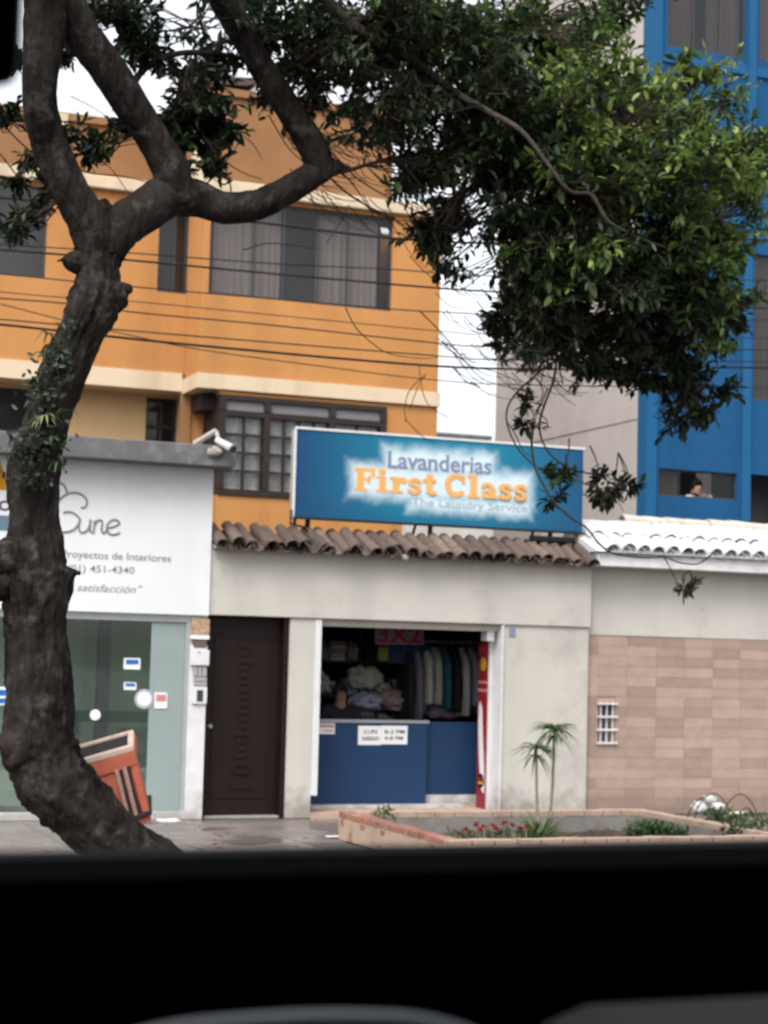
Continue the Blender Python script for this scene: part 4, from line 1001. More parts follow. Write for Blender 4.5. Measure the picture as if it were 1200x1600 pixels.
# ------------------------------------------------------------------ leaf clouds
def leaf_arrays(Ls, n_seg=2):
    """Ls: list of (pos, dir, normal, length, width, tone); returns verts, faces, tones"""
    n = len(Ls)
    P = np.array([l[0] for l in Ls], float); D = np.array([l[1] for l in Ls], float); N = np.array([l[2] for l in Ls], float)
    L = np.array([l[3] for l in Ls])[:, None]; Wd = np.array([l[4] for l in Ls])[:, None]; T = np.array([l[5] for l in Ls])
    D /= np.linalg.norm(D, axis=1)[:, None] + 1e-9
    B = np.cross(D, N); B /= np.linalg.norm(B, axis=1)[:, None] + 1e-9
    N = np.cross(B, D)
    CV = np.abs(np.sin(np.arange(n) * 12.9898) * 43758.5453) % 1.0; CV = (CV * 2.6 - .5)[:, None]
    tpl = [(0, 0, 0), (.30, .42, .05), (.68, .36, .02), (1.0, 0, -.14), (.68, -.36, .02), (.30, -.42, .05), (.45, 0, -.05)]
    V = np.stack([P + D * L * a + B * Wd * b + N * L * c * (CV if a == 1.0 else 1.0) for a, b, c in tpl], 1).reshape(-1, 3)
    fc = np.array([(0, 6, 1), (1, 6, 2), (2, 6, 3), (3, 6, 4), (4, 6, 5), (5, 6, 0)])
    F = (fc[None] + (np.arange(n) * 7)[:, None, None]).reshape(-1, 3)
    return V, F, np.repeat(T, 7)
def leaf_mesh(name, Ls, m, parent, off=None):
    V, F, T = leaf_arrays(Ls)
    if parent is not None: V = V - np.array(world_loc(parent))
    if off is not None: V = V - np.array(off)
    me = bpy.data.meshes.new(name); me.vertices.add(len(V)); me.vertices.foreach_set('co', V.ravel())
    me.loops.add(F.size); me.loops.foreach_set('vertex_index', F.ravel()); me.polygons.add(len(F))
    me.polygons.foreach_set('loop_start', np.arange(0, F.size, 3)); me.polygons.foreach_set('loop_total', np.full(len(F), 3))
    me.polygons.foreach_set('use_smooth', np.ones(len(F), bool))
    me.update(calc_edges=True); a = me.attributes.new('tone', 'FLOAT', 'POINT'); a.data.foreach_set('value', T)
    me.materials.append(m)
    o = bpy.data.objects.new(name, me); COL.objects.link(o)
    if parent is not None: o.parent = parent
    return o
def rv(): 
    while True:
        v = Vector((RND.uniform(-1, 1), RND.uniform(-1, 1), RND.uniform(-1, 1)))
        if .05 < v.length < 1: return v.normalized()

Lt = []
for k in range(260):
    if k < 190: P = (RND.uniform(PX0 + .2, PX1 - .2), RND.uniform(PY0 + .2, PY1 - .2), .115)
    else: P = (RND.uniform(2.5, 6.4), RND.uniform(-6.5, -.1), .008)
    Lt.append((P, (RND.uniform(-1, 1), RND.uniform(-1, 1), .05), (RND.uniform(-.2, .2), RND.uniform(-.2, .2), 1), RND.uniform(.05, .10), RND.uniform(.02, .04), RND.random()))
M['litter'] = leaf_mat('dead_leaf', (.06, .035, .02), (.13, .08, .04), (.2, .13, .06), (.16, .16, .05))
tag(leaf_mesh('fallen_leaves', Lt, M['litter'], None), kind='stuff')

# ------------------------------------------------------------------ planter plants
def blade_plant(par, base, n, L, wd, droop, tone, up=.6, name='leaf', spread=1.0):
    """arching strap leaves: each one a mesh of its own"""
    for k in range(n):
        a = 2 * math.pi * (k * .618) + RND.uniform(-.3, .3); el = RND.uniform(up - .35, up + .45)
        l = L * RND.uniform(.7, 1.1); d = Vector((math.cos(a) * math.cos(el) * spread, math.sin(a) * math.cos(el) * spread, math.sin(el)))
        side = d.cross(Vector((0, 0, 1)));
        side = side.normalized() if side.length > .01 else Vector((1, 0, 0))
        mb = MB(); prev = None; q = Vector(base)
        for i in range(6):
            f_ = i / 5; wv_ = wd * (1 - f_ ** 2.2) + .001
            pt = q + d * l * f_ + Vector((0, 0, -droop * l * f_ * f_))
            x = (mb.bm.verts.new(pt - side * wv_ / 2), mb.bm.verts.new(pt + Vector((0, 0, -wv_ * .25))), mb.bm.verts.new(pt + side * wv_ / 2))
            if prev:
                mb.bm.faces.new((prev[0], prev[1], x[1], x[0])); mb.bm.faces.new((prev[1], prev[2], x[2], x[1]))
            prev = x
        o = mb.build(name, M['leaf_plant'], par, smooth=True, fixn=False)
        at_ = o.data.attributes.new('tone', 'FLOAT', 'POINT'); tv = min(1, max(0, tone + RND.uniform(-.2, .2)))
        at_.data.foreach_set('value', np.full(len(o.data.vertices), tv))
yy = -3.1
b1 = at(862, 1300, yy); b1.z = .09
dc = thing('dragon_tree', 'slender two stemmed spiky palm like plant in brick planter', 'plant', b1)
c1 = at(866, 1140, yy); c2 = at(838, 1168, yy)
base1 = Vector((at(858, 1262, yy).x, yy, .08)); base2 = Vector((at(843, 1262, yy).x, yy, .08))
MB().tube(catmull([base1, base1.lerp(c1, .5) + Vector((.015, 0, 0)), c1], 6), .017, 7).build('stem', M['stem_pale'], dc)
MB().tube(catmull([base2, base2.lerp(c2, .5) + Vector((-.01, 0, 0)), c2], 6), .016, 7).build('stem', M['stem_pale'], dc)
blade_plant(dc, c1, 36, .36, .032, .55, .45, .35); blade_plant(dc, c1 + Vector((0, 0, -.06)), 14, .30, .022, .75, .4, .1)
blade_plant(dc, c2, 30, .30, .03, .6, .5, .3); blade_plant(dc, c2 + Vector((-.01, 0, -.08)), 14, .24, .022, .9, .55, 0)
ag = thing('agave', 'spiky green rosette plant at foot of the slender stems', 'plant', (at(846, 1302, -3.5).x, -3.5, .09))
blade_plant(ag, (at(846, 1302, -3.5).x, -3.5, .10), 40, .46, .05, .25, .62, .6)
for (px, Y, lb, n, L) in ((598, -2.7, 'small green tuft at back left corner of planter', 12, .14), (1015, -3.6, 'low bushy green plant at right end of planter', 0, .2), (1042, -3.7, 'small dark green plant right of the bushy one', 0, .15), (778, -4.3, 'leafy red flowering plants in front of planter', 0, .1)):
    P = at(px, 1290, Y); P.z = .10 if Y < -2.8 else .16
    t = thing('shrub', lb, 'plant', P)
    if n:
        P.z = .22; Ls = [(P + rv() * .10 + Vector((0, 0, .04)), rv() + Vector((0, 0, .5)), Vector((0, 0, 1)), .07, .03, RND.uniform(.2, .7)) for _ in range(90)]
        MB().tube([(P.x, P.y, .08), P], .012, 6).build('stem', M['stem_pale'], t)
    else:
        wx = .5 if px == 778 else L; hz = .17 if px == 778 else L * .8
        Ls = [(P + Vector((RND.uniform(-wx, wx), RND.uniform(-.2, .2), RND.uniform(.0, 1) * hz)), rv() + Vector((0, 0, .7)), Vector((0, 0, 1)), .07, .035, RND.uniform(.0, .6)) for _ in range(420)]
    leaf_mesh('foliage', Ls, M['leaf_plant'], t)['kind'] = 'stuff'
FLW = [(727, 1298), (745, 1289), (757, 1292), (776, 1296), (788, 1287), (800, 1290), (812, 1295), (770, 1291), (822, 1293), (750, 1298)]
fd = thing('flower_clump', 'bright red flower heads among low leaves in planter', 'flowers', at(778, 1300, -4.4))
for k, (px, py) in enumerate(FLW):
    P = at(px, py, -4.4 + RND.uniform(-.15, .15)); mb = MB()
    for j in range(14):
        d = (rv() + Vector((0, 0, .6))).normalized(); s_ = d.orthogonal().normalized() * .016; L = RND.uniform(.025, .05)
        mb.poly([P, P + d * L * .6 + s_, P + d * L, P + d * L * .6 - s_])
    mb.build('flower', M['flower'], fd, fixn=False)
    MB().tube([P, (P.x, P.y, .08)], .004, 4).build('stem', M['stem_pale'], fd)
for k, (px, py) in enumerate(((918, 1302), (930, 1298), (944, 1300), (957, 1297), (965, 1302))):
    P = at(px, py, -4.3); P.z = .125
    t = tag(MB().blob(P, .05, .04, .03, .4, 2, 2, k).build('stone', M['brick' if k % 2 else 'old_white'], None, loc=P), ['small reddish stone, leftmost of five in planter', 'pale pinkish stone second of five in planter', 'reddish stone in middle of five in planter', 'pale stone fourth of five in planter', 'rightmost stone of five in planter'][k], 'stone', 'stones on the planter soil')
    t.data.materials[0] = M['old_white'] if k in (1, 3) else M['brick']
# wire hoops and plastic bags beyond the planter
HX = [(1114, 1240, .235, -1.35), (1100, 1246, .22, -1.2), (1156, 1241, .235, -1.5), (1166, 1262, .14, -1.4)]
HL = ['tall bent wire hoop over white plastic bags, nearest the planter', 'leftmost thin wire hoop around white plastic bags', 'tall bent wire hoop right of the white bags', 'small low wire hoop under the right tall one']
for (px, py, rr, Y), lb in zip(HX, HL):
    P = at(px, py, Y); zt = P.z
    pts = [(P.x + rr * math.cos(a), Y + .05 * math.sin(a * 2), zt - rr + rr * math.sin(a)) for a in [math.pi * (1.12 - 1.24 * k / 22) for k in range(23)]]
    pts = [(pts[0][0] + .01, Y, -.01)] + pts + [(pts[-1][0] - .01, Y, -.01)]
    t = MB().tube(pts, .008, 6).build('wire_hoop', M['wire'], None, loc=(P.x, Y, 0)); tag(t, lb, 'hoop', 'wire garden hoops by the wall')
for k, (px, py, rx, rz) in enumerate(((1095, 1262, .13, .075), (1110, 1249, .07, .05), (1122, 1260, .08, .045), (1150, 1272, .16, .03))):
    P = at(px, py, -1.15 - .1 * k); P.z = max(P.z, rz * .9)
    t = MB().blob(P, rx, .08, rz, .45, 3, 3, k + 7).build('plastic_bag', M['plastic_bag'], None, smooth=True, loc=P)
    tag(t, ['largest crumpled white plastic bag inside the wire hoops', 'small white plastic bag at top of wire hoops', 'white plastic scrap at right inside the left hoops', 'flat pale plastic strip at foot of right hoop'][k], 'plastic bag', 'white plastic bags in the hoops')
for k, (px, Y, wx) in enumerate(((1120, -1.6, .16), (1172, -2.0, .3), (1155, -4.4, .18))):
    P = at(px, 1280, Y); P.z = .03 if k < 2 else .11
    t = thing('shrub', ['low green tuft under the wire hoops', 'sprawling green plant right of the planter corner', 'dark green sprig over right planter rim'][k], 'plant', P)
    Ls = [(P + Vector((RND.uniform(-wx, wx), RND.uniform(-.12, .12), RND.uniform(0, .16 if k != 2 else .2))), rv() + Vector((0, 0, .6)), Vector((0, 0, 1)), .09, .04, RND.uniform(.0, .6)) for _ in range(160)]
    leaf_mesh('foliage', Ls, M['leaf_plant'], t)['kind'] = 'stuff'
P = at(525, 1308, 0); pz_ = CAM + (P - CAM) * ((CAM.z - .004) / (CAM.z - P.z)) if P.z < 0 else P
tag(MB().quad((pz_.x - .12, pz_.y - .05, .012), (pz_.x + .1, pz_.y - .07, .014), (pz_.x + .12, pz_.y + .06, .016), (pz_.x - .1, pz_.y + .07, .012)).build('paper_scrap', M['paper'], None, loc=(pz_.x, pz_.y, .012)), 'white paper scrap lying on the wet pavement', 'paper')

# ================================================================== STREET TREE
tr = thing('street_tree', 'large dark leaning street tree with spreading leafy crown', 'tree', (3.7, -7, 0))
def sweep(pts, name, m, n=24, step=.035, rough=.10, ridge=.05, par=tr, seed=0, endtaper=False):
    C = []; Rr = []
    for (px, py, wpx, Y) in pts:
        P = at(px, py, Y); C.append(P); Rr.append(wpx / 2 * scale_at(P))
    fine = []; fr_ = []
    k = 14; CC = catmull(C, k)
    rr = catmull([Vector((r_, 0, 0)) for r_ in Rr], k)
    out = [CC[0]]; orad = [rr[0].x]; acc = 0
    for i in range(1, len(CC)):
        acc += (CC[i] - CC[i - 1]).length
        if acc >= step: out.append(CC[i]); orad.append(rr[i].x); acc = 0
    def jit(p, d, i, kk):
        q = p + d * .2
        v = 1 + rough * noise.noise(q * 2.3 + Vector((seed, 0, 0))) + .5 * rough * noise.noise(q * 6)
        a = noise.noise(Vector((d.x * 5.5 + p.z * .6, d.y * 5.5 + p.x * .6, p.z * 1.7 + d.z * 5.5)))
        e = abs(noise.noise(Vector((d.x * 11 + p.z * 1.3, d.y * 11 + p.x * 1.1, p.z * 4.5 + d.z * 11))))
        return v + ridge * (abs(a) * 2 - .6) + ridge * .8 * (min(e, .25) * 4 - .7) + ridge * .5 * noise.noise(q * 21)
    return MB().tube(out, orad, n, jitter=jit).build(name, m, par, smooth=True), out, orad
TY = -7.0
LIMBS = []
o, c, r_ = sweep([(372, 1500, 165, TY), (325, 1447, 138, TY), (262, 1390, 114, TY), (202, 1336, 102, TY), (158, 1296, 104, TY), (112, 1252, 108, TY), (78, 1208, 110, TY), (59, 1150, 108, TY), (59, 1070, 98, TY), (54, 980, 96, TY), (56, 910, 108, TY), (54, 860, 92, TY), (52, 800, 76, TY), (56, 740, 80, TY), (70, 670, 74, TY), (94, 600, 74, TY), (122, 530, 72, TY), (146, 478, 80, TY), (154, 430, 72, TY), (153, 385, 70, TY), (150, 340, 66, TY), (142, 318, 50, TY)], 'trunk', M['bark'], n=72, step=.014, rough=.16, ridge=.10)
def limb(pts, n=20, seed=1, rough=.06):
    o, c, r_ = sweep(pts, 'limb', M['bark_pale' if seed in (7, 8) else 'bark'], n=n + 8, step=.02, rough=rough * 1.6, ridge=.06, seed=seed); LIMBS.append(c); return o
limb([(155, 400, 66, TY), (138, 345, 66, TY - .05), (112, 300, 62, TY - .1), (85, 245, 58, TY - .15), (68, 200, 55, TY - .2), (62, 150, 54, TY - .25), (66, 90, 62, TY - .3), (70, 20, 70, TY - .35), (72, -60, 68, TY - .4)], seed=2)
limb([(165, 395, 60, TY), (185, 360, 66, TY), (222, 332, 68, TY), (262, 306, 68, TY), (305, 308, 60, TY), (352, 325, 50, TY), (405, 320, 47, TY), (455, 294, 45, TY), (500, 266, 42, TY), (528, 262, 22, TY), (546, 266, 8, TY)], seed=3)
limb([(278, 318, 60, TY), (266, 268, 58, TY - .05), (236, 214, 52, TY - .1), (205, 165, 52, TY - .15), (170, 110, 56, TY - .2), (130, 55, 60, TY - .25), (95, -10, 60, TY - .3), (60, -70, 50, TY - .3)], seed=4)
limb([(506, 280, 44, TY), (488, 228, 46, TY - .05), (455, 175, 43, TY - .1), (420, 122, 42, TY - .15), (388, 68, 42, TY - .2), (352, 5, 46, TY - .25), (320, -60, 44, TY - .3)], seed=5)
limb([(490, -60, 26, TY - .5), (510, 0, 22, TY - .5), (545, 36, 20, TY - .5), (590, 66, 18, TY - .5), (650, 100, 15, TY - .4), (720, 150, 13, TY - .3), (790, 190, 11, TY - .3), (850, 248, 9, TY - .4)], n=12, seed=6)
limb([(720, 150, 11, TY - .35), (770, 178, 9, TY - .6), (815, 205, 8, TY - .85), (855, 255, 7, TY - .92), (890, 298, 6, TY - .95), (925, 305, 6, TY - .98), (950, 345, 5, TY - 1.0), (1000, 372, 4, TY - .95), (1045, 388, 3, TY - .85)], n=8, seed=7)
limb([(925, 305, 6, TY - .98), (938, 325, 5, TY - 1.0), (953, 350, 3, TY - 1.0)], n=8, seed=8)
limb([(207, 132, 14, TY - .1), (222, 112, 11, TY), (250, 92, 10, TY), (300, 82, 9, TY), (370, 90, 8, TY), (430, 110, 5, TY)], n=10, seed=9)
limb([(545, 36, 16, TY - .5), (640, 20, 14, TY - .2), (760, 40, 12, TY + .1), (880, 90, 10, TY + .2), (1000, 170, 8, TY + .2), (1090, 250, 6, TY + .2)], n=10, seed=10)
limb([(720, 150, 12, TY - .3), (780, 250, 11, TY), (830, 350, 10, TY + .1), (870, 450, 8, TY + .1), (900, 540, 5, TY + .1)], n=10, seed=11)
limb([(790, 190, 10, TY - .3), (900, 230, 9, TY - .4), (1000, 270, 8, TY - .5), (1080, 330, 6, TY - .5), (1100, 430, 5, TY - .5), (1090, 540, 4, TY - .5)], n=10, seed=12)
# broken stubs and burrs of the trunk
for (a, b, w0, w1, sd_) in (((128, 412), (90, 405), 36, 8, 1), ((165, 462), (206, 450), 64, 30, 2), ((80, 905), (126, 893), 56, 14, 3), ((50, 880), (-20, 872), 84, 60, 4), ((45, 1170), (2, 1165), 90, 56, 5), ((30, 905), (-14, 930), 60, 40, 6)):
    sweep([(a[0], a[1], w0, TY), ((a[0] + b[0]) / 2, (a[1] + b[1]) / 2, w0 * .72 + w1 * .2, TY - .06), (a[0] * .2 + b[0] * .8, a[1] * .15 + b[1] * .85, w1 * .8, TY - .08), (b[0], b[1] + 3, w1 * .35, TY - .1)], 'stub', M['bark'], n=26, step=.012, rough=.4, ridge=.16, seed=sd_ * 9)
# foliage: ellipsoids (pixel centre, half sizes in px, depth, half depth, leaves-sprays, tone with daylight painted in)
BL_ = [
 # px, py, rx, ry, Y, ry_depth, sprays, tone
 (560, 40, 120, 90, -7.2, .9, 170, .22), (700, 40, 130, 90, -6.8, .9, 200, .30), (830, 60, 110, 100, -6.8, .9, 190, .36), (940, 30, 80, 70, -6.6, .8, 75, .30),
 (600, 150, 100, 80, -7.1, .8, 130, .25), (720, 150, 110, 80, -7.0, .9, 150, .33), (840, 180, 120, 90, -7.2, 1.0, 210, .45), (950, 180, 100, 90, -7.2, 1.0, 150, .55),
 (1050, 190, 90, 80, -6.9, .8, 150, .50), (1120, 250, 70, 80, -6.8, .7, 110, .50), (1075, 120, 30, 40, -7.0, .4, 26, .55), (1160, 280, 40, 60, -6.8, .5, 40, .5),
 (645, 255, 55, 60, -7.0, .5, 52, .15), (705, 330, 46, 62, -7.0, .5, 56, .12), (740, 240, 60, 60, -7, .6, 56, .2), (790, 290, 70, 70, -7.0, .8, 90, .22), (880, 300, 110, 90, -7.3, 1.0, 200, .35), (1000, 300, 110, 90, -7.4, 1.0, 200, .55), (1110, 340, 60, 60, -7.2, .7, 80, .6),
 (800, 400, 60, 70, -7.0, .7, 90, .12), (880, 430, 90, 90, -7.2, .9, 190, .25), (990, 420, 110, 90, -7.2, 1.0, 220, .38), (1080, 420, 60, 80, -7.0, .7, 110, .5),
 (840, 500, 60, 60, -7.0, .7, 80, .08), (930, 520, 90, 60, -7.0, .8, 130, .15), (1040, 520, 80, 70, -7.0, .8, 150, .28), (1120, 490, 45, 50, -7.0, .5, 55, .25),
 (1000, 590, 50, 28, -6.9, .5, 34, .08), (1070, 610, 48, 60, -6.9, .5, 62, .12), (1085, 655, 30, 26, -6.9, .3, 18, .1), (935, 575, 40, 20, -6.9, .4, 22, .08),
 (290, 45, 120, 60, -6.9, .6, 62, .05), (190, 35, 80, 50, -6.9, .6, 36, .05), (420, 40, 70, 70, -7.0, .7, 90, .08), (480, 100, 60, 70, -7.0, .7, 100, .12), (230, 92, 60, 26, -6.9, .3, 26, .05), (330, 95, 60, 30, -6.9, .3, 26, .05),
 (300, 165, 44, 50, -6.8, .4, 100, .05), (270, 225, 36, 42, -6.8, .4, 56, .05), (335, 225, 34, 50, -6.8, .4, 42, .08), (345, 270, 20, 20, -6.8, .2, 8, .05), (150, 260, 38, 32, -6.7, .3, 22, .1), (200, 200, 40, 26, -6.7, .3, 12, .05),
 (20, 190, 40, 26, -6.8, .4, 9, .05), (40, 265, 36, 34, -6.8, .4, 11, .05), (22, 358, 30, 40, -6.8, .3, 30, .05), (75, 300, 30, 30, -6.8, .3, 14, .05), (60, 225, 40, 24, -6.8, .3, 12, .05), (105, 215, 26, 20, -6.8, .3, 4, .05), (5, 110, 40, 50, -6.8, .4, 18, .05), (135, 40, 40, 50, -6.9, .5, 16, .05),
 (745, 515, 24, 20, -6.7, .2, 11, .03), (785, 530, 16, 22, -6.7, .2, 8, .03), (690, 410, 14, 14, -6.7, .2, 4, .03),
 (875, 748, 20, 22, -6.5, .15, 11, .28), (868, 786, 12, 14, -6.5, .1, 5, .05), (928, 742, 14, 10, -6.5, .12, 5, .05), (950, 768, 36, 26, -6.5, .2, 15, .05), (975, 755, 20, 20, -6.5, .15, 7, .1), (1078, 920, 13, 11, -6.4, .1, 5, .35), (820, 632, 12, 12, -6.6, .1, 5, .05), (832, 662, 10, 12, -6.6, .1, 4, .05),
]
limbpts = [p for c in LIMBS for p in c]
LP = np.array([tuple(p) for p in limbpts])
leaves = []; big = []; twigs = MB()
for (px, py, rx, ry, Y, dy, ns, tone) in BL_:
    C = at(px, py, Y); s = scale_at(C)
    i = int(np.argmin(((LP - np.array(C)) ** 2).sum(1))); A = Vector(LP[i])
    hub = catmull([A, A.lerp(C, .5) + rv() * .12 + Vector((0, 0, .08)), C], 5)
    if 560 < px and py < 480: twigs.tube(hub, [.018 - .013 * k / (len(hub) - 1) for k in range(len(hub))], 5, cap=False)
    ns = int(ns * (1.25 if px > 560 else 1.25))
    tufts = []
    for k in range(max(2, ns // 8)):
        d = rv(); rad = RND.random() ** .40
        tufts.append((C + (R_ * d.x * rx * s + Vector((0, 1, 0)) * d.y * dy + Vector((0, 0, 1)) * d.z * ry * s) * rad * 1.06, d, rad, RND.gauss(0, .13)))
    for k in range(ns):
        T_, d, rad, tt = tufts[k % len(tufts)]
        g_ = rv() * (RND.random() ** .6); sp_r = min(.24, rx * s * .45); pos = T_ + Vector((g_.x * sp_r, g_.y * sp_r, g_.z * sp_r * .55))
        outw = (pos - C) * .6 + (pos - T_) * 1.6; outw = outw.normalized() if outw.length > .01 else rv()
        dirv = (outw * .7 + rv() * .7 + Vector((0, -.15, .12))).normalized()
        hb = hub[RND.randrange(2, len(hub))] if len(hub) > 2 else C
        L = RND.uniform(.16, .34) * (1 if rx > 40 else .6)
        st = pos - dirv * L * .6
        if (hb - st).length < (1.2 if py < 560 and px > 420 else .4):
            twigs.tube(catmull([hb, hb.lerp(st, .5) + rv() * .06, st, pos + dirv * L * .4], 2), [.007, .006, .005, .005, .004, .003, .002], 4, cap=False)
        young_lit = max(0.0, min(1.0, RND.gauss(tone + (.10 if px > 820 and py < 460 else -.04) + tt, .12) + (.22 if (rad > .82 and d.z > -.2 and tone > .2) else 0)))  # painted light: outer upper tufts and the upper right crown get paler leaves
        nl = RND.randint(5, 11)
        for j in range(nl):
            f_ = j / nl; bp0 = st + dirv * L * (f_ * 1.0 + .1)
            ld = (dirv * (.25 + .9 * f_) + rv() * 1.05 + Vector((0, 0, -.22))).normalized()
            up_ = (Vector((0, 0, 1)) + rv() * .6).normalized()
            ll = RND.triangular(.05, .14, .095); ww = ll * RND.uniform(.36, .58)
            tv = max(0, min(1, young_lit + RND.uniform(-.14, .14) + (.12 if f_ > .75 else 0)))
            item = (bp0, ld, up_, ll, ww, tv)
            if young_lit > .55 and px > 840 and pos.y < Y and f_ > .6 and len(big) < 290: big.append(item)
            else: leaves.append(item)
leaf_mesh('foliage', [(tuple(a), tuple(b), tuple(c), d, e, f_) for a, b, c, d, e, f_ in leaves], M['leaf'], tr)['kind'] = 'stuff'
# the paler sprig leaves that show largest, one by one
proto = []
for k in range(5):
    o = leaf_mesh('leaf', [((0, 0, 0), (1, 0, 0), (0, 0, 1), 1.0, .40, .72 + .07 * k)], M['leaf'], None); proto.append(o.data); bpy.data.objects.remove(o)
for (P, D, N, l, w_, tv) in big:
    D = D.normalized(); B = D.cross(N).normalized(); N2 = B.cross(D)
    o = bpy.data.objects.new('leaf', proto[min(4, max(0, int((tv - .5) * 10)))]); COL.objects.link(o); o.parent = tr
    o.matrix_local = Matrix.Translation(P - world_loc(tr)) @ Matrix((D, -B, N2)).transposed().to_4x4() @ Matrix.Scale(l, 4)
# bare twigs and vines hanging from the crown
def vine(pts, Y, r0, r1):
    q = catmull([at(x, y, Y) for x, y in pts], 6); n = len(q)
    twigs.tube(q, [r0 + (r1 - r0) * k / (n - 1) for k in range(n)], 5, cap=False)
V_ = [([(871, 540), (866, 590), (850, 635), (843, 664), (848, 690), (865, 715), (899, 735), (933, 743), (971, 764), (995, 775)], .012, .005),
      ([(850, 575), (812, 609), (796, 630), (791, 652), (797, 677), (812, 705), (833, 726), (838, 735)], .010, .006),
      ([(834, 660), (831, 696), (837, 732), (852, 762), (869, 788), (895, 811), (918, 826), (937, 850), (960, 865), (1005, 871), (1040, 871), (1062, 879), (1090, 881), (1110, 868)], .012, .006),
      ([(1038, 871), (1046, 885), (1052, 898), (1060, 912), (1076, 922)], .006, .003), ([(793, 660), (806, 680), (818, 705), (834, 715)], .006, .004), ([(910, 772), (935, 780), (955, 772)], .006, .004), ([(905, 752), (930, 762), (960, 780), (975, 800)], .006, .003),
      ([(655, 485), (690, 520), (715, 550), (745, 585), (775, 600), (830, 612)], .006, .003), ([(690, 535), (720, 560), (740, 573), (770, 580), (815, 597)], .005, .003), ([(745, 470), (760, 490), (780, 510), (800, 525), (830, 535)], .005, .002),
      ([(540, 480), (555, 510), (580, 535), (610, 553), (660, 560), (685, 558)], .006, .003), ([(640, 640), (655, 600), (665, 588)], .004, .002), ([(655, 570), (660, 610), (672, 635), (700, 652)], .004, .003), ([(632, 655), (640, 662), (660, 682), (680, 692)], .005, .003), ([(665, 585), (640, 610), (632, 640), (636, 656)], .005, .003),
      ([(500, 262), (540, 300), (580, 325), (620, 345), (660, 380), (690, 410)], .010, .003), ([(520, 240), (560, 280), (610, 310), (650, 330), (690, 345)], .008, .003), ([(480, 220), (530, 265), (560, 300), (590, 350), (600, 380)], .008, .003), ([(560, 200), (590, 250), (630, 300), (665, 330)], .008, .003), ([(600, 330), (625, 370), (645, 400), (680, 430)], .005, .002), ([(640, 400), (670, 430), (700, 450), (730, 460)], .005, .002),
      ([(380, 390), (390, 388), (420, 380), (470, 385), (500, 390)], .006, .003), ([(610, 280), (640, 340), (660, 400), (640, 350)], .005, .003), ([(510, 380), (530, 350), (545, 320)], .005, .004),
      ([(0, 190), (40, 230), (90, 270), (130, 290)], .008, .004), ([(60, 240), (100, 215), (150, 235), (210, 225), (230, 240)], .006, .003), ([(90, 250), (140, 270), (190, 275), (230, 285)], .006, .003), ([(100, 190), (130, 235), (170, 260), (200, 300), (215, 315)], .005, .002), ([(0, 240), (30, 280), (60, 330), (70, 350)], .007, .003), ([(330, 240), (380, 270), (410, 280)], .006, .003), ([(300, 200), (340, 190), (390, 220), (410, 250)], .006, .003), ([(110, 150), (140, 165), (165, 180), (190, 190)], .004, .002), ([(420, 180), (450, 230), (480, 260), (470, 270)], .006, .003),
      ([(880, 420), (868, 480), (872, 560), (880, 600)], .012, .005), ([(820, 440), (840, 500), (850, 560), (845, 600)], .008, .004), ([(770, 450), (800, 490), (830, 520), (870, 545)], .006, .004), ([(780, 560), (800, 600), (830, 615)], .004, .002), ([(870, 600), (890, 612), (920, 614)], .005, .002), ([(862, 600), (880, 620), (900, 634)], .005, .002)]
for pts, a, b in V_: vine(pts, -6.6, a, b)
rr_ = random.Random(5)
for k in range(90):
    x = rr_.uniform(680, 870); y = rr_.uniform(440, 600); a = rr_.uniform(.3, .9); L = rr_.uniform(30, 70)
    vine([(x, y), (x + L * .5 * math.cos(a), y + L * .5 * math.sin(a) + 4), (x + L * math.cos(a * .8), y + L * math.sin(a * .8))], -6.7 + rr_.uniform(-.3, .3), .004, .002)
for k in range(80):
    x = rr_.uniform(440, 660); y = rr_.uniform(190, 340); a = rr_.uniform(.2, 1.2); L = rr_.uniform(40, 90)
    vine([(x, y), (x + L * .5 * math.cos(a), y + L * .5 * math.sin(a) + 5), (x + L * math.cos(a * .8), y + L * math.sin(a * .8))], -6.8 + rr_.uniform(-.3, .3), .005, .002)
twigs.build('twigs', M['twig'], tr, smooth=True, fixn=False)['kind'] = 'stuff'
# ivy and ferns on the trunk
cl = thing('climbing_plant', 'dark ivy and a bright fern tuft growing on tree trunk', 'ivy', at(60, 660, TY - .2))
Ls = []
for (px, py, rx, ry, n, tn) in ((98, 560, 22, 32, 70, .08), (62, 620, 30, 50, 130, .1), (48, 700, 34, 34, 130, .08), (50, 745, 30, 20, 70, .05), (110, 512, 16, 14, 20, .1), (86, 690, 22, 20, 50, .15)):
    for k in range(n):
        P = at(px + RND.gauss(0, rx * .5), py + RND.gauss(0, ry * .5), TY - .17 - RND.random() * .12)
        Ls.append((tuple(P), tuple(rv() + Vector((-.2, -.6, -.3))), tuple(Vector((0, -1, .5)) + rv() * .5), RND.uniform(.04, .08), RND.uniform(.025, .04), max(0, min(1, RND.gauss(tn, .12)))))
leaf_mesh('ivy_leaves', Ls, M['leaf'], cl)['kind'] = 'stuff'
for (px, py, tone, n, L) in ((70, 648, .85, 16, .16), (60, 590, .2, 8, .12), (75, 520, .2, 6, .14), (105, 640, .2, 5, .12), (90, 720, .2, 8, .10), (66, 550, .1, 7, .12)):
    P = at(px, py, TY - .22); blade_plant(cl, P, n, L, .02, .9, tone, .2, 'frond')

# ================================================================== ORANGE BAG behind the trunk
bgY = -6.62
bg_ = thing('delivery_bag', 'tilted orange insulated bag with dark straps wedged behind leaning trunk', 'bag', at(185, 1220, bgY))
sB = scale_at(at(185, 1220, bgY))
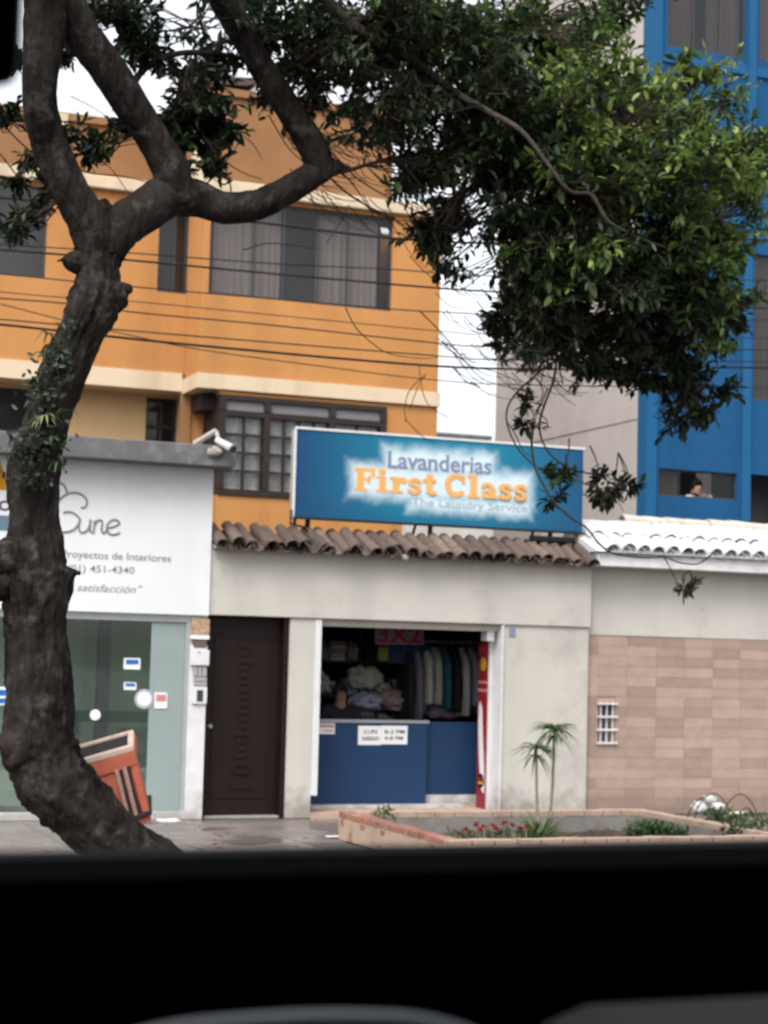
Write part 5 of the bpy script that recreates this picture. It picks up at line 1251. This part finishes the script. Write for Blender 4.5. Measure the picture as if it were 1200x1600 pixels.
# local frame of the bag: u along its top edge, v down its side, d depth
O = at(116, 1192, bgY); u = (at(206, 1166, bgY) - O); v = (at(232, 1270, bgY) - at(206, 1166, bgY)); dpt = Vector((0.05, .22, .09))
def bagbox(u0, u1, v0, v1, d0, d1, name, m, bev=.0, puff=0.0):
    mb = MB(); n = 6; bm = mb.bm
    pts = {}
    c = []
    for (a, b, e) in [(a, b, e) for a in (u0, u1) for b in (v0, v1) for e in (d0, d1)]:
        c.append(bm.verts.new(O + u * a + v * b + dpt * e))
    for f_ in [(0, 1, 3, 2), (4, 6, 7, 5), (0, 4, 5, 1), (2, 3, 7, 6), (0, 2, 6, 4), (1, 5, 7, 3)]: bm.faces.new([c[i] for i in f_])
    if bev:
        bmesh.ops.bevel(bm, geom=list(bm.edges), offset=bev, segments=3, profile=.6, affect='EDGES')
    if puff:
        bmesh.ops.subdivide_edges(bm, edges=bm.edges[:], cuts=2, use_grid_fill=True)
        for q in bm.verts: q.co += rv() * 0 + Vector((noise.noise(q.co * 9), noise.noise(q.co * 9 + Vector((5, 0, 0))), noise.noise(q.co * 9 + Vector((0, 7, 0))))) * puff
    return mb.build(name, m, bg_, smooth=bool(bev))
bagbox(.04, .98, .12, 1.0, 0, 1, 'body', M['bag'], .02, .028)
bagbox(-.02, 1.03, .03, .27, -.10, 1.08, 'lid', M['bag'], .012, .014)
bagbox(-.03, 1.03, -.03, .05, -.12, 0.05, 'lid_binding', M['bag_rim'], .006); bagbox(-.03, 1.03, -.03, .05, .95, 1.1, 'lid_binding', M['bag_rim'], .006)
bagbox(-.04, .05, -.03, .05, .06, .94, 'lid_binding', M['bag_rim'], .006); bagbox(.93, 1.04, -.03, .05, .06, .94, 'lid_binding', M['bag_rim'], .006)
bagbox(.06, .92, .0, .04, .06, .94, 'top_panel', M['bag_dark'])
for a in (.10, .22, .62, .76): bagbox(a, a + .07, .24, .98, -.10, -.01, 'stripe', M['bag_strap'], .006, .004)
for a in (.165, .29, .69, .83): bagbox(a, a + .055, .24, 1.0, -.085, -.01, 'strap', M['bag_dark'], .004, .003)
bagbox(.90, 1.02, .28, 1.0, -.06, .5, 'side_pocket', M['bag'], .012, .01)
bagbox(.58, 1.06, .96, 1.02, -.12, 1.05, 'bottom_strap', M['bag_dark'], .006)
bagbox(.55, 1.0, 1.02, 1.14, 0, .9, 'bottom_flap', M['bag'], .01, .012)
pb = MB().blob(at(224, 1281, -.4), .12, .06, .07, .5, 3, 3, 31); o = pb.build('plastic_bag', M['plastic_bag'], None, smooth=True, loc=at(224, 1281, -.4)); o.location.z = .055; tag(o, 'crumpled clear white plastic bag on pavement below orange bag', 'plastic bag')
p = at(262, 1285, -.25); tag(MB().box(p.x - .12, p.x + .12, -.32, -.2, .006, .03).build('paper_scrap', M['paper'], None, loc=(p.x, -.26, .006)), 'folded white paper at foot of the frosted pane', 'paper')

# ================================================================== OVERHEAD CABLES
CB = [([(-200, 290), (352, 342), (610, 372), (800, 380), (1124, 374), (1300, 378)], .016, 'thick black cable crossing top of the wide orange window'),
      ([(-200, 372), (0, 382), (187, 394), (430, 412), (614, 421), (800, 432), (1300, 440)], .008, 'thin cable crossing the upper part of the wide window'),
      ([(-200, 372), (0, 390), (187, 405), (430, 428), (683, 450), (776, 456), (1163, 480), (1300, 486)], .013, 'black cable crossing the lower part of the wide window'),
      ([(-200, 412), (0, 428), (120, 440), (230, 450), (614, 483), (683, 487), (778, 492), (1000, 500), (1300, 500)], .008, 'thin cable just under the left orange window'),
      ([(-200, 436), (0, 456), (101, 465), (230, 473), (683, 517), (800, 523), (1300, 530)], .006, 'hair thin cable directly below the wide window sill'),
      ([(-200, 450), (0, 466), (101, 474), (230, 490), (434, 509), (683, 536), (800, 542), (1300, 548)], .009, 'cable second below the wide window sill'),
      ([(-200, 484), (0, 499), (101, 508), (230, 519), (683, 556), (800, 562), (1300, 566)], .009, 'cable above the thick double one over orange wall'),
      ([(-200, 488), (0, 507), (85, 516), (312, 540), (683, 572), (900, 577), (1124, 574), (1300, 577)], .016, 'thickest low black cable across the orange wall'),
      ([(-200, 430), (0, 475), (90, 498), (200, 523), (312, 546), (500, 572), (683, 594), (850, 602), (1300, 606)], .007, 'lowest thin cable slanting over orange wall')]
for k, (pts, r0, lb) in enumerate(CB):
    Yc = -3.2 + .12 * k; q = [at(x, y, Yc) for x, y in pts]
    q = [q[0] + (q[0] - q[1]) * 2] + q + [q[-1] + (q[-1] - q[-2]) * 2]
    o = MB().tube(catmull(q, 6), r0 * .8, 6).build('overhead_cable', M['cable'], None, loc=q[4]); tag(o, lb, 'cable', 'overhead street cables')

# ================================================================== THE VEHICLE the picture is taken from
bus = thing('minibus', 'dark minibus cabin with open side window framing the street', 'vehicle', (1, -20, -.15))
wy = -18.86
za, zb_ = at(0, 1343, wy).z, at(1200, 1318, wy).z
zs = (za + zb_) / 2
side = MB(); side.box(-1.6, 3.2, wy, wy + .10, .35, zs - .02, bev=.01); side.build('side_panel', M['cab_black'], bus)
sl_ = MB(); sl_.tube([(-1.6, wy + .02, zs - .028), (3.2, wy + .02, zs - .024)], .028, 10); sl_.build('window_seal', M['cab_black'], bus)
bx('header', M['cab_black'], bus, -1.6, 3.2, wy, wy + .10, 2.62, 2.9)
bx('pillar', M['cab_black'], bus, -1.6, -.35, wy + .002, wy + .098, zs - .018, 2.618); bx('pillar', M['cab_black'], bus, 1.6, 1.75, wy + .002, wy + .098, zs - .018, 2.618)
bx('roof', M['cab_black'], bus, -1.6, 3.2, -21.2, wy + .1, 2.902, 2.96, bev=.01)
bx('floor', M['cab_black'], bus, -1.6, 3.2, -21.2, wy + .1, .28, .348)
bx('far_side_panel', M['cab_black'], bus, -1.6, 3.2, -21.2, -21.1, .35, 2.9)  # unseen cabin shell; this side closed without windows to keep the trim dark
bx('rear_bulkhead', M['cab_black'], bus, -1.7, -1.602, -21.2, wy + .1, .35, 2.9); bx('front_bulkhead', M['cab_black'], bus, 3.202, 3.3, -21.2, wy + .1, .35, 2.9)
for x in (-.8, 2.4):
    for y in (-21.0, wy - .12):
        wh = MB().lathe((x, y, .17), [(.05, 0), (.30, .0), (.32, .03), (.32, .19), (.30, .22), (.05, .22)], 24, 'Y').build('wheel', M['black'], bus)
# hanging black visor at the top left, lower trim and the pale moulding
p = at(-90, -40, wy - .1); q = at(27, 142, wy - .1); vz = MB(); vz.box(p.x, q.x, wy - .12, wy - .09, q.z, 2.9, bev=.012); vz.build('hanging_visor', M['cab_black'], bus)
yA = wy - .2
tm_ = MB(); tm_.box(.50, 3.2, wy - .60, wy - .10, 1.60, 1.731, bev=.035); tm_.build('arm_ledge', M['cab_brown'], bus, smooth=False)
ag_ = MB(); ag_.tube(catmull([at(100, 1690, yA), at(250, 1640, yA), at(410, 1621, yA), at(550, 1616, yA), at(670, 1624, yA), at(780, 1660, yA)], 8), .013, 10); ag_.build('pale_moulding', M['cab_silver'], bus, smooth=True)
